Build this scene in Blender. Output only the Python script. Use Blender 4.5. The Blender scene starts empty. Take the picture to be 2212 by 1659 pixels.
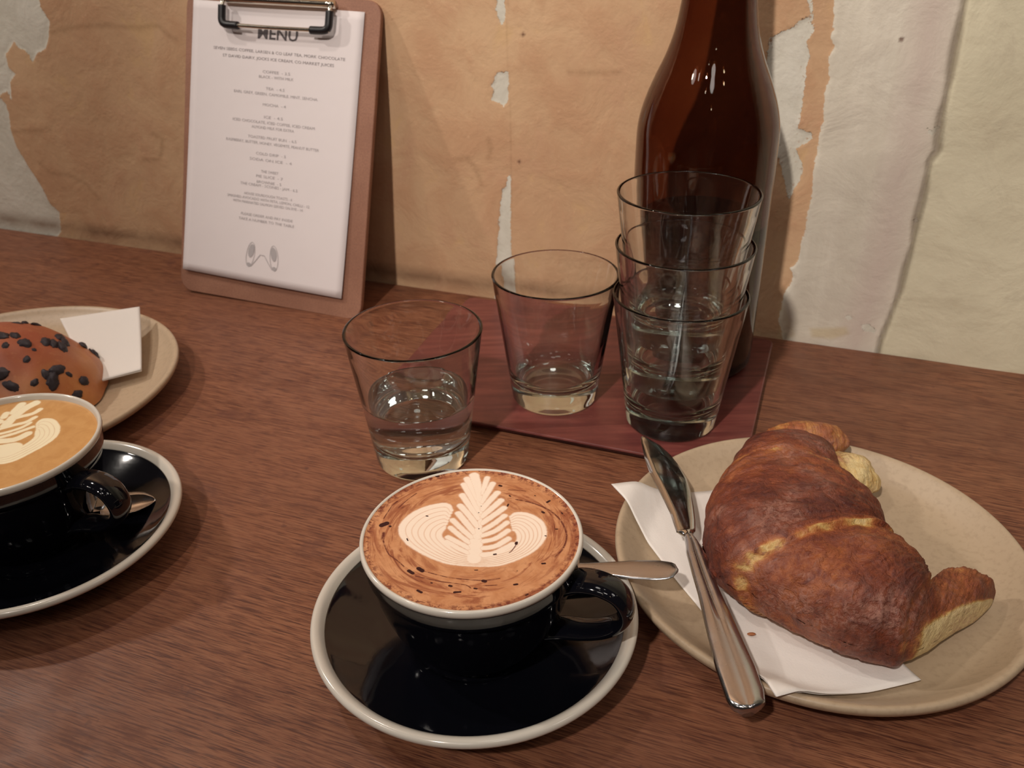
import bpy, bmesh, math, random
import numpy as np
from mathutils import Vector, Matrix, noise
C = bpy.context.scene
random.seed(7)
D = {"patches":{"a":[[-0.4662,0.3682],[-0.4265,0.3668],[-0.4204,0.2834],[-0.4445,0.2394],[-0.4466,0.2223],[-0.4399,0.2108],[-0.4473,0.1948],[-0.4542,0.1865],[-0.4632,0.1833],[-0.467,0.1819],[-0.4752,0.1721],[-0.477,0.1795],[-0.4794,0.1835],[-0.4869,0.186],[-0.4906,0.1912],[-0.4994,0.1834],[-0.5049,0.1783],[-0.5056,0.1678],[-0.4987,0.1618],[-0.5077,0.155],[-0.5129,0.1374],[-0.5154,0.1459],[-0.5224,0.1434],[-0.5291,0.1386],[-0.5645,0.141]],"b":[[-0.5655,0.1387],[-0.5264,0.1379],[-0.5226,0.1324],[-0.5228,0.1213],[-0.5271,0.1075],[-0.5258,0.0893],[-0.5181,0.0712],[-0.509,0.053],[-0.5036,0.0341],[-0.4941,0.0263],[-0.5002,0.0036],[-0.5278,-0.0191],[-0.6347,-0.0213],[-0.5794,0.0464],[-0.5933,0.0744]],"c":[[-0.0034,0.2661],[0.0014,0.2571],[0.0003,0.2402],[0.0012,0.2324],[0.0007,0.2261],[-0.0017,0.2203],[-0.0045,0.2243],[-0.0068,0.2322]],"d":[[-0.0077,0.1874],[0.0021,0.1886],[0.0027,0.1835],[0.0018,0.1767],[0.0029,0.1733],[0.0008,0.1656],[-0.0027,0.1622],[-0.0061,0.1652],[-0.013,0.1665],[-0.0104,0.1743],[-0.013,0.1776],[-0.0098,0.1812]],"e":[[0.0033,0.116],[0.0025,0.0932],[0.0023,0.0617],[0.0022,0.033],[0.0007,-0.0015],[-0.0149,-0.0038],[-0.0122,0.0311],[-0.0077,0.0726],[-0.0047,0.0964],[-0.0014,0.0998]],"f":[[0.2076,0.45],[0.2237,0.2967],[0.2275,0.255],[0.2291,0.2358],[0.2304,0.2274],[0.2295,0.2222],[0.2328,0.216],[0.2302,0.2101],[0.233,0.1955],[0.2313,0.1833],[0.2336,0.168],[0.2319,0.1552],[0.2324,0.1456],[0.2316,0.1357],[0.2331,0.1191],[0.2331,0.1123],[0.2319,0.0983],[0.2328,0.0879],[0.2306,0.0804],[0.2309,0.0659],[0.2264,0.0579],[0.2297,0.0509],[0.224,0.0348],[0.2231,0.0151],[0.2279,-0.0002],[0.2351,-0.0279],[0.5484,-0.0449],[0.3894,0.4331]],"g":[[0.2144,0.2334],[0.219,0.2259],[0.2154,0.2182],[0.2188,0.2073],[0.2173,0.2007],[0.2178,0.1741],[0.2171,0.1615],[0.221,0.1601],[0.2267,0.1586],[0.2282,0.1549],[0.2238,0.1507],[0.2174,0.1473],[0.222,0.1415],[0.2247,0.1334],[0.2237,0.125],[0.2194,0.1144],[0.219,0.1074],[0.2137,0.1207],[0.2067,0.1399],[0.2015,0.1529],[0.1941,0.1748],[0.1899,0.1963],[0.1913,0.2197],[0.1959,0.2216],[0.2024,0.2267],[0.2056,0.2271],[0.2089,0.2312]],"g2":[[0.2094,0.2519],[0.2121,0.2437],[0.2151,0.2368],[0.2151,0.2326],[0.2194,0.227],[0.2165,0.2354],[0.2143,0.252]],"h":[[0.22,0.0284],[0.2233,0.0348],[0.2314,0.0203],[0.2386,0.0036],[0.2319,-0.0036],[0.2238,-0.007]],"y":[[0.2452,0.0126],[0.273,0.0182],[0.2775,0.0111],[0.2652,0.0039],[0.2483,0.0031]],"t":[[0.2981,0.1681],[0.3019,0.1665],[0.306,0.1711],[0.3063,0.1669],[0.3036,0.1636],[0.3005,0.1646]],"t2":[[0.3027,0.1033],[0.3045,0.1061],[0.3062,0.1036],[0.3043,0.1014]],"t3":[[0.2706,0.0248],[0.273,0.0267],[0.2759,0.0248],[0.2731,0.0221]],"t4":[[0.2826,0.0204],[0.2889,0.0214],[0.2952,0.017],[0.2918,0.0142],[0.2855,0.0147]]},"crack":[[0.2873,0.4426],[0.2976,0.3198],[0.3046,0.2564],[0.3049,0.2406],[0.3051,0.2299],[0.3054,0.2161],[0.3062,0.1993],[0.3062,0.1862],[0.3059,0.1744],[0.307,0.1608],[0.308,0.1532],[0.3045,0.1451],[0.3053,0.1293],[0.3055,0.1195],[0.3046,0.1028],[0.3055,0.0823],[0.3043,0.0681],[0.3039,0.05],[0.3009,0.0271],[0.2982,0.0094],[0.2982,-0.0125]],"seam":[[0.0035,0.3776],[0.0034,0.2511],[0.002,0.2197],[0.0024,0.1869],[0.0027,0.1629],[0.003,0.1381],[0.0031,0.1009],[0.0018,0.0117],[0.0013,-0.0147]],"stains":[[[-0.4424,0.2009],[-0.4135,0.2066],[-0.3761,0.209],[-0.3408,0.2083],[-0.3177,0.2109],[-0.3098,0.2037],[-0.3024,0.2003]],[[-0.5018,0.0773],[-0.4902,0.068],[-0.4666,0.0673],[-0.4481,0.061],[-0.4356,0.0458]],[[-0.5243,0.1054],[-0.5052,0.1082],[-0.4746,0.1113]],[[-0.045,0.1176],[-0.0346,0.1204],[-0.0268,0.1116],[-0.0232,0.1004]],[[0.0505,0.1909],[0.0717,0.191],[0.089,0.1928]],[[-0.0159,0.1366],[-0.0133,0.1295],[-0.016,0.1219]],[[-0.351,0.1158],[-0.3414,0.1123],[-0.3494,0.0923],[-0.3687,0.0907]]],"dots":[[0.0147,0.2157],[0.0101,0.1207],[-0.4275,0.122],[0.2728,0.2221],[-0.0056,0.0728],[-0.0397,0.0369]],"foam":[[[[2.71,23.83],[1.83,32.66],[-0.04,43.42]],2.39154],[[[3.01,20.24],[0.1,29.75],[-3.34,40.82]],1.76766],[[[3.22,14.62],[-0.7,26.11],[-4.65,36.27]],1.66368],[[[3.0,10.51],[-1.39,19.67],[-5.16,28.08]],1.5597],[[[2.48,5.15],[-2.09,14.1],[-5.83,20.17]],1.5597],[[[1.32,0.58],[-2.75,7.99],[-6.48,14.59]],1.5597],[[[0.14,-2.62],[-4.3,3.37],[-8.79,9.87]],1.4037300000000001],[[[-0.17,-6.43],[-4.97,-1.17],[-9.47,4.53]],1.35174],[[[-0.05,-10.19],[-4.76,-6.29],[-10.2,-1.98]],1.4037300000000001],[[[0.04,-13.27],[-5.46,-9.4],[-10.68,-4.84]],1.35174],[[[3.3,27.44],[4.98,34.81],[6.25,41.27]],1.4037300000000001],[[[3.63,22.36],[6.42,29.54],[8.83,36.58]],1.5597],[[[3.96,16.69],[7.4,22.95],[11.15,29.38]],1.5597],[[[4.06,11.84],[8.35,17.25],[12.82,23.5]],1.5597],[[[4.24,7.1],[9.27,12.36],[14.15,17.76]],1.5597],[[[4.26,1.79],[9.32,6.27],[14.48,12.2]],1.4037300000000001],[[[4.32,-1.46],[10.21,1.61],[15.54,7.41]],1.35174],[[[4.4,-5.3],[10.24,-3.57],[15.94,1.76]],1.35174],[[[4.48,-9.7],[10.27,-8.63],[16.11,-3.75]],1.4557200000000001],[[[3.75,-13.99],[10.3,-12.96],[17.75,-7.6]],1.5597],[[[2.68,25.27],[3.6,13.23]],0.83184],[[[3.6,13.23],[3.39,2.48]],1.14378],[[[2.97,2.49],[1.92,-6.49]],2.18358],[[[1.89,-5.23],[1.56,-16.35]],3.22338],[[[1.86,-20.71],[-9.51,-18.55],[-20.07,-11.83],[-28.12,-3.22],[-30.66,5.52],[-26.86,13.76],[-20.32,18.87],[-12.62,20.72],[-9.91,16.83]],None],[[[1.81,-19.86],[-8.68,-17.64],[-18.21,-11.45],[-25.41,-3.66],[-27.84,4.11],[-24.77,11.44],[-19.25,16.04],[-12.71,17.85],[-10.34,14.86]],None],[[[1.76,-19.01],[-7.86,-16.72],[-16.36,-11.07],[-22.71,-4.11],[-25.04,2.7],[-22.7,9.14],[-18.18,13.23],[-12.8,15.01],[-10.77,12.9]],None],[[[1.71,-18.16],[-7.03,-15.79],[-14.49,-10.68],[-20.01,-4.56],[-22.25,1.31],[-20.65,6.87],[-17.13,10.47],[-12.9,12.21],[-11.2,10.96]],None],[[[1.66,-17.3],[-6.19,-14.87],[-12.63,-10.29],[-17.32,-5.0],[-19.48,-0.08],[-18.62,4.62],[-16.09,7.73],[-12.99,9.44],[-11.62,9.04]],None],[[[1.6,-16.44],[-5.36,-13.94],[-10.76,-9.91],[-14.63,-5.45],[-16.73,-1.46],[-16.61,2.39],[-15.06,5.03],[-13.08,6.71],[-12.04,7.13]],None],[[[1.55,-15.57],[-4.52,-13.0],[-8.89,-9.52],[-11.95,-5.89],[-14.0,-2.83],[-14.62,0.19],[-14.04,2.36],[-13.16,4.0],[-12.46,5.23]],None],[[[1.91,-20.75],[12.08,-20.38],[21.99,-15.49],[28.52,-9.18],[31.64,-1.42],[30.45,6.75],[25.41,12.15],[20.13,13.42],[17.41,11.32]],None],[[[1.94,-19.99],[11.5,-19.43],[20.83,-14.94],[26.9,-9.13],[29.75,-2.2],[28.86,5.08],[24.61,10.02],[20.07,11.41],[17.61,9.76]],None],[[[1.98,-19.23],[10.92,-18.47],[19.67,-14.38],[25.27,-9.08],[27.86,-2.96],[27.28,3.43],[23.82,7.92],[20.01,9.42],[17.81,8.21]],None],[[[2.02,-18.47],[10.33,-17.51],[18.51,-13.82],[23.64,-9.03],[25.97,-3.73],[25.71,1.78],[23.03,5.84],[19.95,7.44],[18.01,6.66]],None],[[[2.06,-17.7],[9.74,-16.55],[17.34,-13.26],[22.02,-8.99],[24.1,-4.5],[24.15,0.15],[22.26,3.77],[19.89,5.48],[18.21,5.13]],None],[[[2.1,-16.93],[9.15,-15.58],[16.17,-12.7],[20.39,-8.94],[22.23,-5.26],[22.6,-1.47],[21.49,1.73],[19.83,3.54],[18.4,3.61]],None],[[[2.14,-16.15],[8.56,-14.61],[15.0,-12.14],[18.76,-8.89],[20.36,-6.01],[21.07,-3.08],[20.73,-0.3],[19.77,1.62],[18.6,2.1]],None]],"nb":7,"gaps":[[[1.84,-20.29],[-9.1,-18.09],[-19.14,-11.64],[-26.76,-3.44],[-29.24,4.81],[-25.81,12.59],[-19.78,17.45],[-12.66,19.28],[-10.13,15.84]],[[1.79,-19.44],[-8.27,-17.18],[-17.29,-11.26],[-24.06,-3.89],[-26.43,3.4],[-23.73,10.29],[-18.71,14.63],[-12.76,16.43],[-10.56,13.88]],[[1.73,-18.59],[-7.44,-16.26],[-15.42,-10.87],[-21.36,-4.33],[-23.64,2.0],[-21.67,8.0],[-17.65,11.85],[-12.85,13.61],[-10.99,11.93]],[[1.68,-17.73],[-6.61,-15.33],[-13.56,-10.49],[-18.66,-4.78],[-20.86,0.61],[-19.63,5.74],[-16.6,9.1],[-12.94,10.82],[-11.41,10.0]],[[1.63,-16.87],[-5.78,-14.4],[-11.69,-10.1],[-15.97,-5.22],[-18.11,-0.77],[-17.61,3.5],[-15.57,6.38],[-13.03,8.07],[-11.83,8.08]],[[1.58,-16.01],[-4.94,-13.47],[-9.82,-9.71],[-13.29,-5.67],[-15.36,-2.14],[-15.61,1.29],[-14.55,3.69],[-13.12,5.35],[-12.25,6.18]],[[1.93,-20.37],[11.79,-19.9],[21.41,-15.21],[27.71,-9.16],[30.69,-1.81],[29.65,5.92],[25.01,11.08],[20.1,12.41],[17.51,10.54]],[[1.96,-19.61],[11.21,-18.95],[20.25,-14.66],[26.08,-9.11],[28.8,-2.58],[28.06,4.25],[24.21,8.97],[20.04,10.41],[17.71,8.98]],[[2.0,-18.85],[10.62,-17.99],[19.09,-14.1],[24.46,-9.06],[26.91,-3.35],[26.49,2.6],[23.43,6.88],[19.98,8.43],[17.91,7.43]],[[2.04,-18.08],[10.04,-17.03],[17.92,-13.54],[22.83,-9.01],[25.03,-4.11],[24.93,0.97],[22.65,4.8],[19.92,6.46],[18.11,5.9]],[[2.08,-17.31],[9.45,-16.07],[16.76,-12.98],[21.2,-8.96],[23.16,-4.88],[23.38,-0.66],[21.87,2.75],[19.86,4.51],[18.3,4.37]],[[2.12,-16.54],[8.85,-15.1],[15.59,-12.42],[19.57,-8.91],[21.29,-5.64],[21.84,-2.27],[21.11,0.71],[19.8,2.58],[18.5,2.85]]],"cocoa":[[[[-40.12,7.15],[-38.11,8.42]],2.66],[[[-36.38,6.36],[-36.23,6.22]],1.33],[[[-38.64,1.81],[-38.62,-2.07]],2.16],[[[-38.26,-3.36],[-37.26,-6.56]],0.67],[[[-37.26,-6.56],[-34.97,-12.22],[-31.29,-15.98],[-27.62,-20.26]],0.23],[[[-21.45,-21.62],[-19.73,-23.14]],2.0],[[[-25.36,-22.97],[-23.62,-24.48]],1.66],[[[-18.9,-23.45],[-9.48,-27.2],[-1.47,-28.85],[6.06,-29.64],[12.38,-28.69]],0.32],[[[5.67,-29.91],[6.47,-30.22]],1.66],[[[-22.27,-26.25],[-13.32,-29.36],[-7.72,-30.66],[-1.35,-32.24],[0.66,-33.97]],0.27],[[[6.11,-32.74],[11.21,-32.6]],0.41],[[[-8.02,-32.33],[-7.22,-32.63]],1.16],[[[18.28,-32.52],[19.46,-32.28]],1.16],[[[2.23,-34.18],[3.02,-34.43]],1.0],[[[19.64,-6.4],[19.42,-7.34]],1.41],[[[19.2,-8.27],[17.71,-11.34],[16.46,-12.84]],0.27],[[[-21.88,40.67],[-17.87,42.86],[-13.33,44.66]],0.41],[[[-18.33,42.87],[-16.97,43.22]],1.0],[[[-4.62,48.08],[-2.28,48.23]],0.42],[[[-34.99,24.33],[-36.92,21.53]],1.0],[[[-36.92,21.53],[-38.88,15.27],[-39.8,11.86]],0.32],[[[-26.56,30.25],[-30.2,25.62],[-34.04,19.31]],0.27],[[[12.27,34.95],[12.95,34.54]],1.33],[[[34.01,21.37],[35.17,22.41]],1.16],[[[31.52,14.41],[32.15,13.84]],1.25],[[[16.77,26.99],[17.21,26.4]],0.83],[[[15.83,19.12],[16.28,20.52]],0.83],[[[16.35,31.44],[21.32,30.9],[24.46,30.05]],0.23],[[[36.98,2.09],[37.62,2.07]],0.83],[[[32.12,-2.31],[32.53,-2.46]],0.67],[[[30.14,-20.19],[31.16,-20.1]],1.08],[[[9.9,-13.87],[10.72,-13.71]],0.92],[[[1.95,-23.36],[3.15,-23.4]],0.67],[[[2.78,14.78],[2.82,14.71]],0.67],[[[3.82,19.51],[3.87,19.43]],0.58],[[[3.03,3.41],[3.08,3.34]],0.75],[[[19.58,-24.29],[19.66,-24.41]],0.58],[[[-20.79,13.18],[-20.12,12.95]],0.67],[[[19.86,23.99],[26.04,21.63],[32.1,17.89],[36.28,13.57],[39.44,8.01],[41.18,1.3],[41.24,-4.52],[39.15,-11.37],[35.61,-16.16]],0.92],[[[-28.06,-2.4],[-27.52,-3.69]],0.75],[[[40.19,13.45],[40.59,12.74]],0.83],[[[28.42,26.61],[28.86,26.45]],0.58],[[[-5.88,-36.27],[-3.56,-36.06]],1.16],[[[-20.78,-34.74],[-19.13,-35.89]],1.25],[[[22.84,-38.72],[23.62,-38.2]],0.75],[[[-15.61,-30.43],[-15.21,-30.55]],0.75]],"lfoam":[[[[-7.77,19.52],[-7.57,28.16],[-5.63,37.02],[-2.43,42.78]],2.78],[[[-10.26,23.29],[-4.83,28.06],[1.29,31.62],[3.38,36.03]],1.59],[[[-10.01,15.97],[-3.67,19.98],[1.64,22.84],[4.43,27.71]],1.43],[[[-7.63,11.12],[-2.42,13.9],[2.26,17.93],[4.3,22.13]],1.19],[[[-5.87,7.54],[0.4,11.42],[4.36,14.85],[7.65,17.74]],1.35],[[[-13.07,28.37],[-13.56,32.18]],1.99],[[[-10.03,33.32],[-9.55,41.74]],2.39],[[[-18.33,26.06],[-12.99,23.39]],2.39],[[[-1.27,-5.69],[5.75,-3.15]],5.97],[[[-7.42,4.12],[3.23,5.47],[8.05,11.14]],2.39],[[[-0.57,-15.89],[10.91,-14.57],[18.51,-4.95],[22.57,2.94],[23.5,10.05],[20.74,17.38],[15.55,23.25],[11.36,24.71],[9.39,23.79],[9.02,20.54]],None],[[[-1.28,-14.47],[9.49,-12.91],[16.58,-4.21],[20.25,2.79],[21.19,9.08],[19.09,15.27],[15.03,20.2],[11.75,21.73],[10.18,21.3],[9.75,18.93]],None],[[[-2.0,-13.05],[8.06,-11.23],[14.65,-3.47],[17.94,2.64],[18.88,8.11],[17.45,13.17],[14.51,17.18],[12.14,18.78],[10.96,18.83],[10.48,17.33]],None],[[[-2.72,-11.62],[6.62,-9.55],[12.71,-2.73],[15.62,2.5],[16.59,7.14],[15.82,11.1],[14.0,14.2],[12.53,15.87],[11.74,16.38],[11.2,15.74]],None],[[[-3.44,-10.18],[5.16,-7.85],[10.77,-1.99],[13.31,2.35],[14.3,6.17],[14.2,9.04],[13.5,11.24],[12.91,12.98],[12.5,13.95],[11.92,14.15]],None]],"lgaps":[[[-0.93,-15.18],[10.2,-13.74],[17.54,-4.58],[21.41,2.86],[22.34,9.56],[19.91,16.32],[15.29,21.72],[11.56,23.22],[9.79,22.54],[9.39,19.74]],[[-1.64,-13.76],[8.77,-12.07],[15.62,-3.84],[19.09,2.72],[20.03,8.59],[18.27,14.22],[14.77,18.69],[11.95,20.25],[10.57,20.06],[10.12,18.13]],[[-2.36,-12.33],[7.34,-10.39],[13.68,-3.1],[16.78,2.57],[17.73,7.62],[16.63,12.13],[14.26,15.68],[12.33,17.32],[11.35,17.6],[10.84,16.53]],[[-3.08,-10.9],[5.89,-8.7],[11.75,-2.36],[14.46,2.42],[15.44,6.66],[15.01,10.07],[13.75,12.71],[12.72,14.42],[12.12,15.16],[11.56,14.94]],[[-8.22,12.33],[-1.62,15.67],[3.37,19.11],[5.37,22.71]],[[-6.45,8.73],[-0.46,13.23],[3.99,16.36],[8.15,19.54]],[[-9.96,22.66],[-3.93,26.15],[1.59,30.97],[4.9,33.4]],[[-8.56,23.22],[-10.32,28.27],[-13.47,34.09]],[[-9.8,19.59],[-12.92,24.62],[-16.16,28.48]]],"cro":[[0.1524,0.4476,0.1905,0.442,0.018],[0.133,0.4269,0.1844,0.4143,0.034],[0.1206,0.4062,0.18,0.3912,0.041],[0.1134,0.3896,0.1796,0.3748,0.043],[0.1014,0.3688,0.1849,0.3547,0.048],[0.0944,0.346,0.1825,0.3385,0.05],[0.0939,0.3238,0.1787,0.3327,0.05],[0.1044,0.3067,0.1811,0.3296,0.048],[0.1195,0.291,0.1861,0.3227,0.048],[0.1345,0.2789,0.1897,0.3135,0.047],[0.1501,0.2708,0.1909,0.3099,0.043],[0.1649,0.2693,0.1927,0.31,0.036],[0.1784,0.2745,0.2066,0.3235,0.029],[0.195,0.2865,0.2196,0.3242,0.026],[0.2075,0.295,0.2273,0.3202,0.022],[0.2199,0.3043,0.2324,0.3169,0.014]],"kL":[[0.0764,0.4431],[0.0759,0.4352],[0.0757,0.4213],[0.0765,0.4071],[0.0794,0.3884],[0.082,0.3705],[0.0824,0.3617],[0.0828,0.3542],[0.0842,0.3512],[0.0847,0.3433],[0.0847,0.3282],[0.0849,0.3094],[0.0843,0.2902],[0.0841,0.2759],[0.0838,0.264],[0.0842,0.2558],[0.0846,0.2479],[0.0859,0.2419]],"kR":[[0.0771,0.4436],[0.0805,0.4405],[0.0863,0.4333],[0.0907,0.4236],[0.0942,0.4114],[0.0963,0.3998],[0.0962,0.3879],[0.0953,0.3752],[0.0939,0.3628],[0.0923,0.3539],[0.0919,0.351],[0.0931,0.3459],[0.0938,0.3344],[0.0947,0.3211],[0.0961,0.3069],[0.098,0.2915],[0.0994,0.2782],[0.101,0.2651],[0.1014,0.2527],[0.1004,0.2452],[0.0981,0.2416]],"napkin":[[0.0536,0.3953],[0.107,0.2508],[0.1751,0.2675],[0.13,0.4106]],"lnap":[[-0.2864,0.6254],[-0.2639,0.5548],[-0.2933,0.5396],[-0.3385,0.6044]]}


# ---------------------------------------------------------------- camera
cam_d = bpy.data.cameras.new('camera'); cam_o = bpy.data.objects.new('camera', cam_d)
C.collection.objects.link(cam_o); C.camera = cam_o
cam_d.sensor_width = 4.8; cam_d.lens = 4.15; cam_d.sensor_fit = 'HORIZONTAL'
cam_d.clip_start = .01; cam_d.clip_end = 30
cam_d.dof.use_dof = True; cam_d.dof.focus_distance = .40; cam_d.dof.aperture_fstop = 2.8
th, ro = .522, -.0201
fw = Vector((0, math.cos(th), -math.sin(th))); up = Vector((0, math.sin(th), math.cos(th))); rt = Vector((1, 0, 0))
r2 = rt*math.cos(ro) + up*math.sin(ro); u2 = up*math.cos(ro) - rt*math.sin(ro)
M = Matrix((r2, u2, -fw)).transposed().to_4x4(); M.translation = Vector((0, 0, .3178))
cam_o.matrix_world = M

# ---------------------------------------------------------------- world and lights
w = bpy.data.worlds.new('room_glow'); C.world = w; w.use_nodes = True
bg = w.node_tree.nodes['Background']; bg.inputs[0].default_value = (1.0, .74, .62, 1); bg.inputs[1].default_value = .034
def lamp(name, loc, power, col, rad, target=None, kind='POINT', size=None):
    l = bpy.data.lights.new(name, kind); l.energy = power; l.color = col
    if kind == 'AREA':
        l.shape = 'DISK'; l.size = size
    elif kind == 'SPOT':
        l.shadow_soft_size = rad; l.spot_size = math.radians(size); l.spot_blend = 1.
    else: l.shadow_soft_size = rad
    o = bpy.data.objects.new(name, l); C.collection.objects.link(o); o.location = loc
    if target: o.rotation_euler = (Vector(target) - Vector(loc)).to_track_quat('-Z', 'Y').to_euler()
    return o
lamp('ceiling_spot', (-.45, -.58, 1.24), 98, (1, .89, .80), .03, target=(.20, .68, .16), kind='SPOT', size=41)
lamp('overhead_lamp', (-.52, .52, 1.12), 9.5, (1, .90, .80), .03)
lamp('side_lamp', (-.95, .66, .84), 17., (1, .91, .82), .022)
lamp('wall_lamp', (-1.15, -.20, 1.25), 3, (1, .86, .72), .03)
for p, e in (((.35, -.95, 1.9), 2.0), ((-.25, -1.3, 1.6), 1.4), ((-1.3, -.4, 1.5), 1.1), ((.95, -.2, 1.35), 1.0), ((.1, .05, 1.9), 1.1)):
    lamp('added_glint_disk', p, e, (1, .93, .86), 0, target=(0, .45, 0), kind='AREA', size=.30)  # unseen disk lights added to give the glasses bright reflections, no real shades
for i, (p, e, c) in enumerate([((.25, -.9, 1.7), 1.3, (1, .8, .55)), ((.55, -1.2, 1.5), 1.5, (1, .72, .42)), ((-.1, -1.5, 1.9), 2., (1, .85, .7)),
        ((.9, -.6, 1.4), 1.3, (1, .9, .8)), ((-.75, -1.4, 1.6), 1.5, (1, .8, .6)), ((-.9, -.5, 1.3), .8, (1, .85, .7)), ((.1, -.4, 1.9), 1.2, (1, .9, .75)),
        ((-.3, -2.0, 1.5), 2., (1, .8, .5)), ((.7, -1.7, 1.9), 2., (1, .75, .45)), ((.45, .1, 1.6), .9, (1, .92, .85)), ((1.2, .0, 1.1), .9, (1, .85, .6)), ((-1.4, .2, 1.5), 1., (1, .9, .8))]):
    lamp('bulb', p, e*.42, c, .026)
C.view_settings.view_transform = 'Standard'; C.view_settings.look = 'None'; C.view_settings.exposure = -.28; C.view_settings.gamma = 1
C.view_settings.use_curve_mapping = False
C.cycles.max_bounces = 20; C.cycles.transmission_bounces = 20; C.cycles.glossy_bounces = 8; C.cycles.transparent_max_bounces = 12
C.cycles.caustics_refractive = True; C.cycles.caustics_reflective = True; C.cycles.blur_glossy = .15; C.cycles.sample_clamp_indirect = 3

# ---------------------------------------------------------------- helpers
AL = math.atan(.39); CA, SA = math.cos(AL), math.sin(AL)
U = Vector((CA, -SA, 0)); N = Vector((-SA, -CA, 0)); O = Vector((0, .6994, 0)); Z = Vector((0, 0, 1))
def wp(u, n, z): return O + U*u + N*n + Z*z
def link(o, parent=None):
    C.collection.objects.link(o)
    if parent is not None: o.parent = parent
    return o
def tag(o, label=None, cat=None, group=None, kind=None):
    if label: o['label'] = label
    if cat: o['category'] = cat
    if group: o['group'] = group
    if kind: o['kind'] = kind
    return o
def empty(name, loc, label, cat, group=None, rz=0):
    o = bpy.data.objects.new(name, None); o.empty_display_size = .02; link(o); o.location = loc; o.rotation_euler = (0, 0, rz)
    return tag(o, label, cat, group)
def mesh(name, vs, fs, mat, parent=None, smooth=True, loc=None):
    me = bpy.data.meshes.new(name); me.from_pydata([tuple(v) for v in vs], [], fs); me.update()
    if smooth: me.polygons.foreach_set('use_smooth', [True]*len(me.polygons))
    if mat: me.materials.append(mat)
    o = bpy.data.objects.new(name, me); link(o, parent)
    if loc: o.location = loc
    return o
def bmobj(name, bm, mat, parent=None, smooth=True):
    bmesh.ops.recalc_face_normals(bm, faces=bm.faces)
    me = bpy.data.meshes.new(name); bm.to_mesh(me); bm.free()
    if smooth: me.polygons.foreach_set('use_smooth', [True]*len(me.polygons))
    me.materials.append(mat); o = bpy.data.objects.new(name, me); return link(o, parent)
def fixn(o):
    bm = bmesh.new(); bm.from_mesh(o.data); bmesh.ops.recalc_face_normals(bm, faces=bm.faces); bm.to_mesh(o.data); bm.free(); return o
def lathe(name, prof, mat, parent=None, seg=96, closed=False):
    """prof: (r, z) list; r=0 ends give poles; closed joins last ring to first"""
    vs, fs, rings = [], [], []
    for r, z in prof:
        if r < 1e-7: rings.append([len(vs)]); vs.append((0, 0, z))
        else:
            rings.append(list(range(len(vs), len(vs)+seg)))
            vs += [(r*math.cos(2*math.pi*i/seg), r*math.sin(2*math.pi*i/seg), z) for i in range(seg)]
    pr = list(zip(rings, rings[1:])) + ([(rings[-1], rings[0])] if closed else [])
    for a, b in pr:
        for i in range(seg):
            j = (i+1) % seg
            if len(a) == 1 and len(b) == 1: continue
            if len(a) == 1: fs.append((a[0], b[i], b[j]))
            elif len(b) == 1: fs.append((a[i], b[0], a[j]))
            else: fs.append((a[i], b[i], b[j], a[j]))
    return fixn(mesh(name, vs, fs, mat, parent))
def arc(cx, cz, r, a0, a1, n=6):
    return [(cx + r*math.cos(math.radians(a0+(a1-a0)*i/n)), cz + r*math.sin(math.radians(a0+(a1-a0)*i/n))) for i in range(n+1)]
def smoothprof(pts, n=5):
    """Catmull-Rom through (r,z) points"""
    P = [Vector((p[0], p[1])) for p in pts]; out = []
    for i in range(len(P)-1):
        p0 = P[max(i-1, 0)]; p1 = P[i]; p2 = P[i+1]; p3 = P[min(i+2, len(P)-1)]
        for k in range(n):
            t = k/n
            out.append(tuple(.5*((2*p1) + (p2-p0)*t + (2*p0-5*p1+4*p2-p3)*t*t + (3*p1-p0-3*p2+p3)*t**3)))
    out.append(tuple(P[-1])); return [(max(a, 0), b) for a, b in out]
def sweep(path, ra, rb, n=16, sidev=None, capped=True, seg=5):
    """tube along 3D path, elliptical section ra (side) x rb (normal), both lists or numbers"""
    P = [Vector(p) for p in path]; m = len(P)
    RA = ra if isinstance(ra, (list, tuple)) else [ra]*m; RB = rb if isinstance(rb, (list, tuple)) else [rb]*m
    Q, A_, B_ = [], [], []
    for i in range(m-1):
        p0 = P[max(i-1, 0)]; p1 = P[i]; p2 = P[i+1]; p3 = P[min(i+2, m-1)]
        for k in range(seg):
            t = k/seg
            Q.append(.5*((2*p1)+(p2-p0)*t+(2*p0-5*p1+4*p2-p3)*t*t+(3*p1-p0-3*p2+p3)*t**3))
            A_.append(RA[i]*(1-t)+RA[i+1]*t); B_.append(RB[i]*(1-t)+RB[i+1]*t)
    Q.append(P[-1]); A_.append(RA[-1]); B_.append(RB[-1])
    vs, fs = [], []; prev = None
    for i, q in enumerate(Q):
        d = (Q[min(i+1, len(Q)-1)] - Q[max(i-1, 0)]).normalized()
        if sidev is not None: s = Vector(sidev); s = (s - d*s.dot(d)).normalized()
        else:
            s = prev if prev is not None else (Vector((0, 0, 1)) if abs(d.z) < .9 else Vector((1, 0, 0)))
            s = (s - d*s.dot(d)).normalized(); prev = s
        b = d.cross(s)
        for k in range(n):
            a = 2*math.pi*k/n; vs.append(q + s*(A_[i]*math.cos(a)) + b*(B_[i]*math.sin(a)))
    for i in range(len(Q)-1):
        for k in range(n):
            j = (k+1) % n; fs.append((i*n+k, i*n+j, (i+1)*n+j, (i+1)*n+k))
    if capped:
        fs.append(tuple(range(n))[::-1]); fs.append(tuple(range((len(Q)-1)*n, len(Q)*n)))
    return vs, fs
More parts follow.
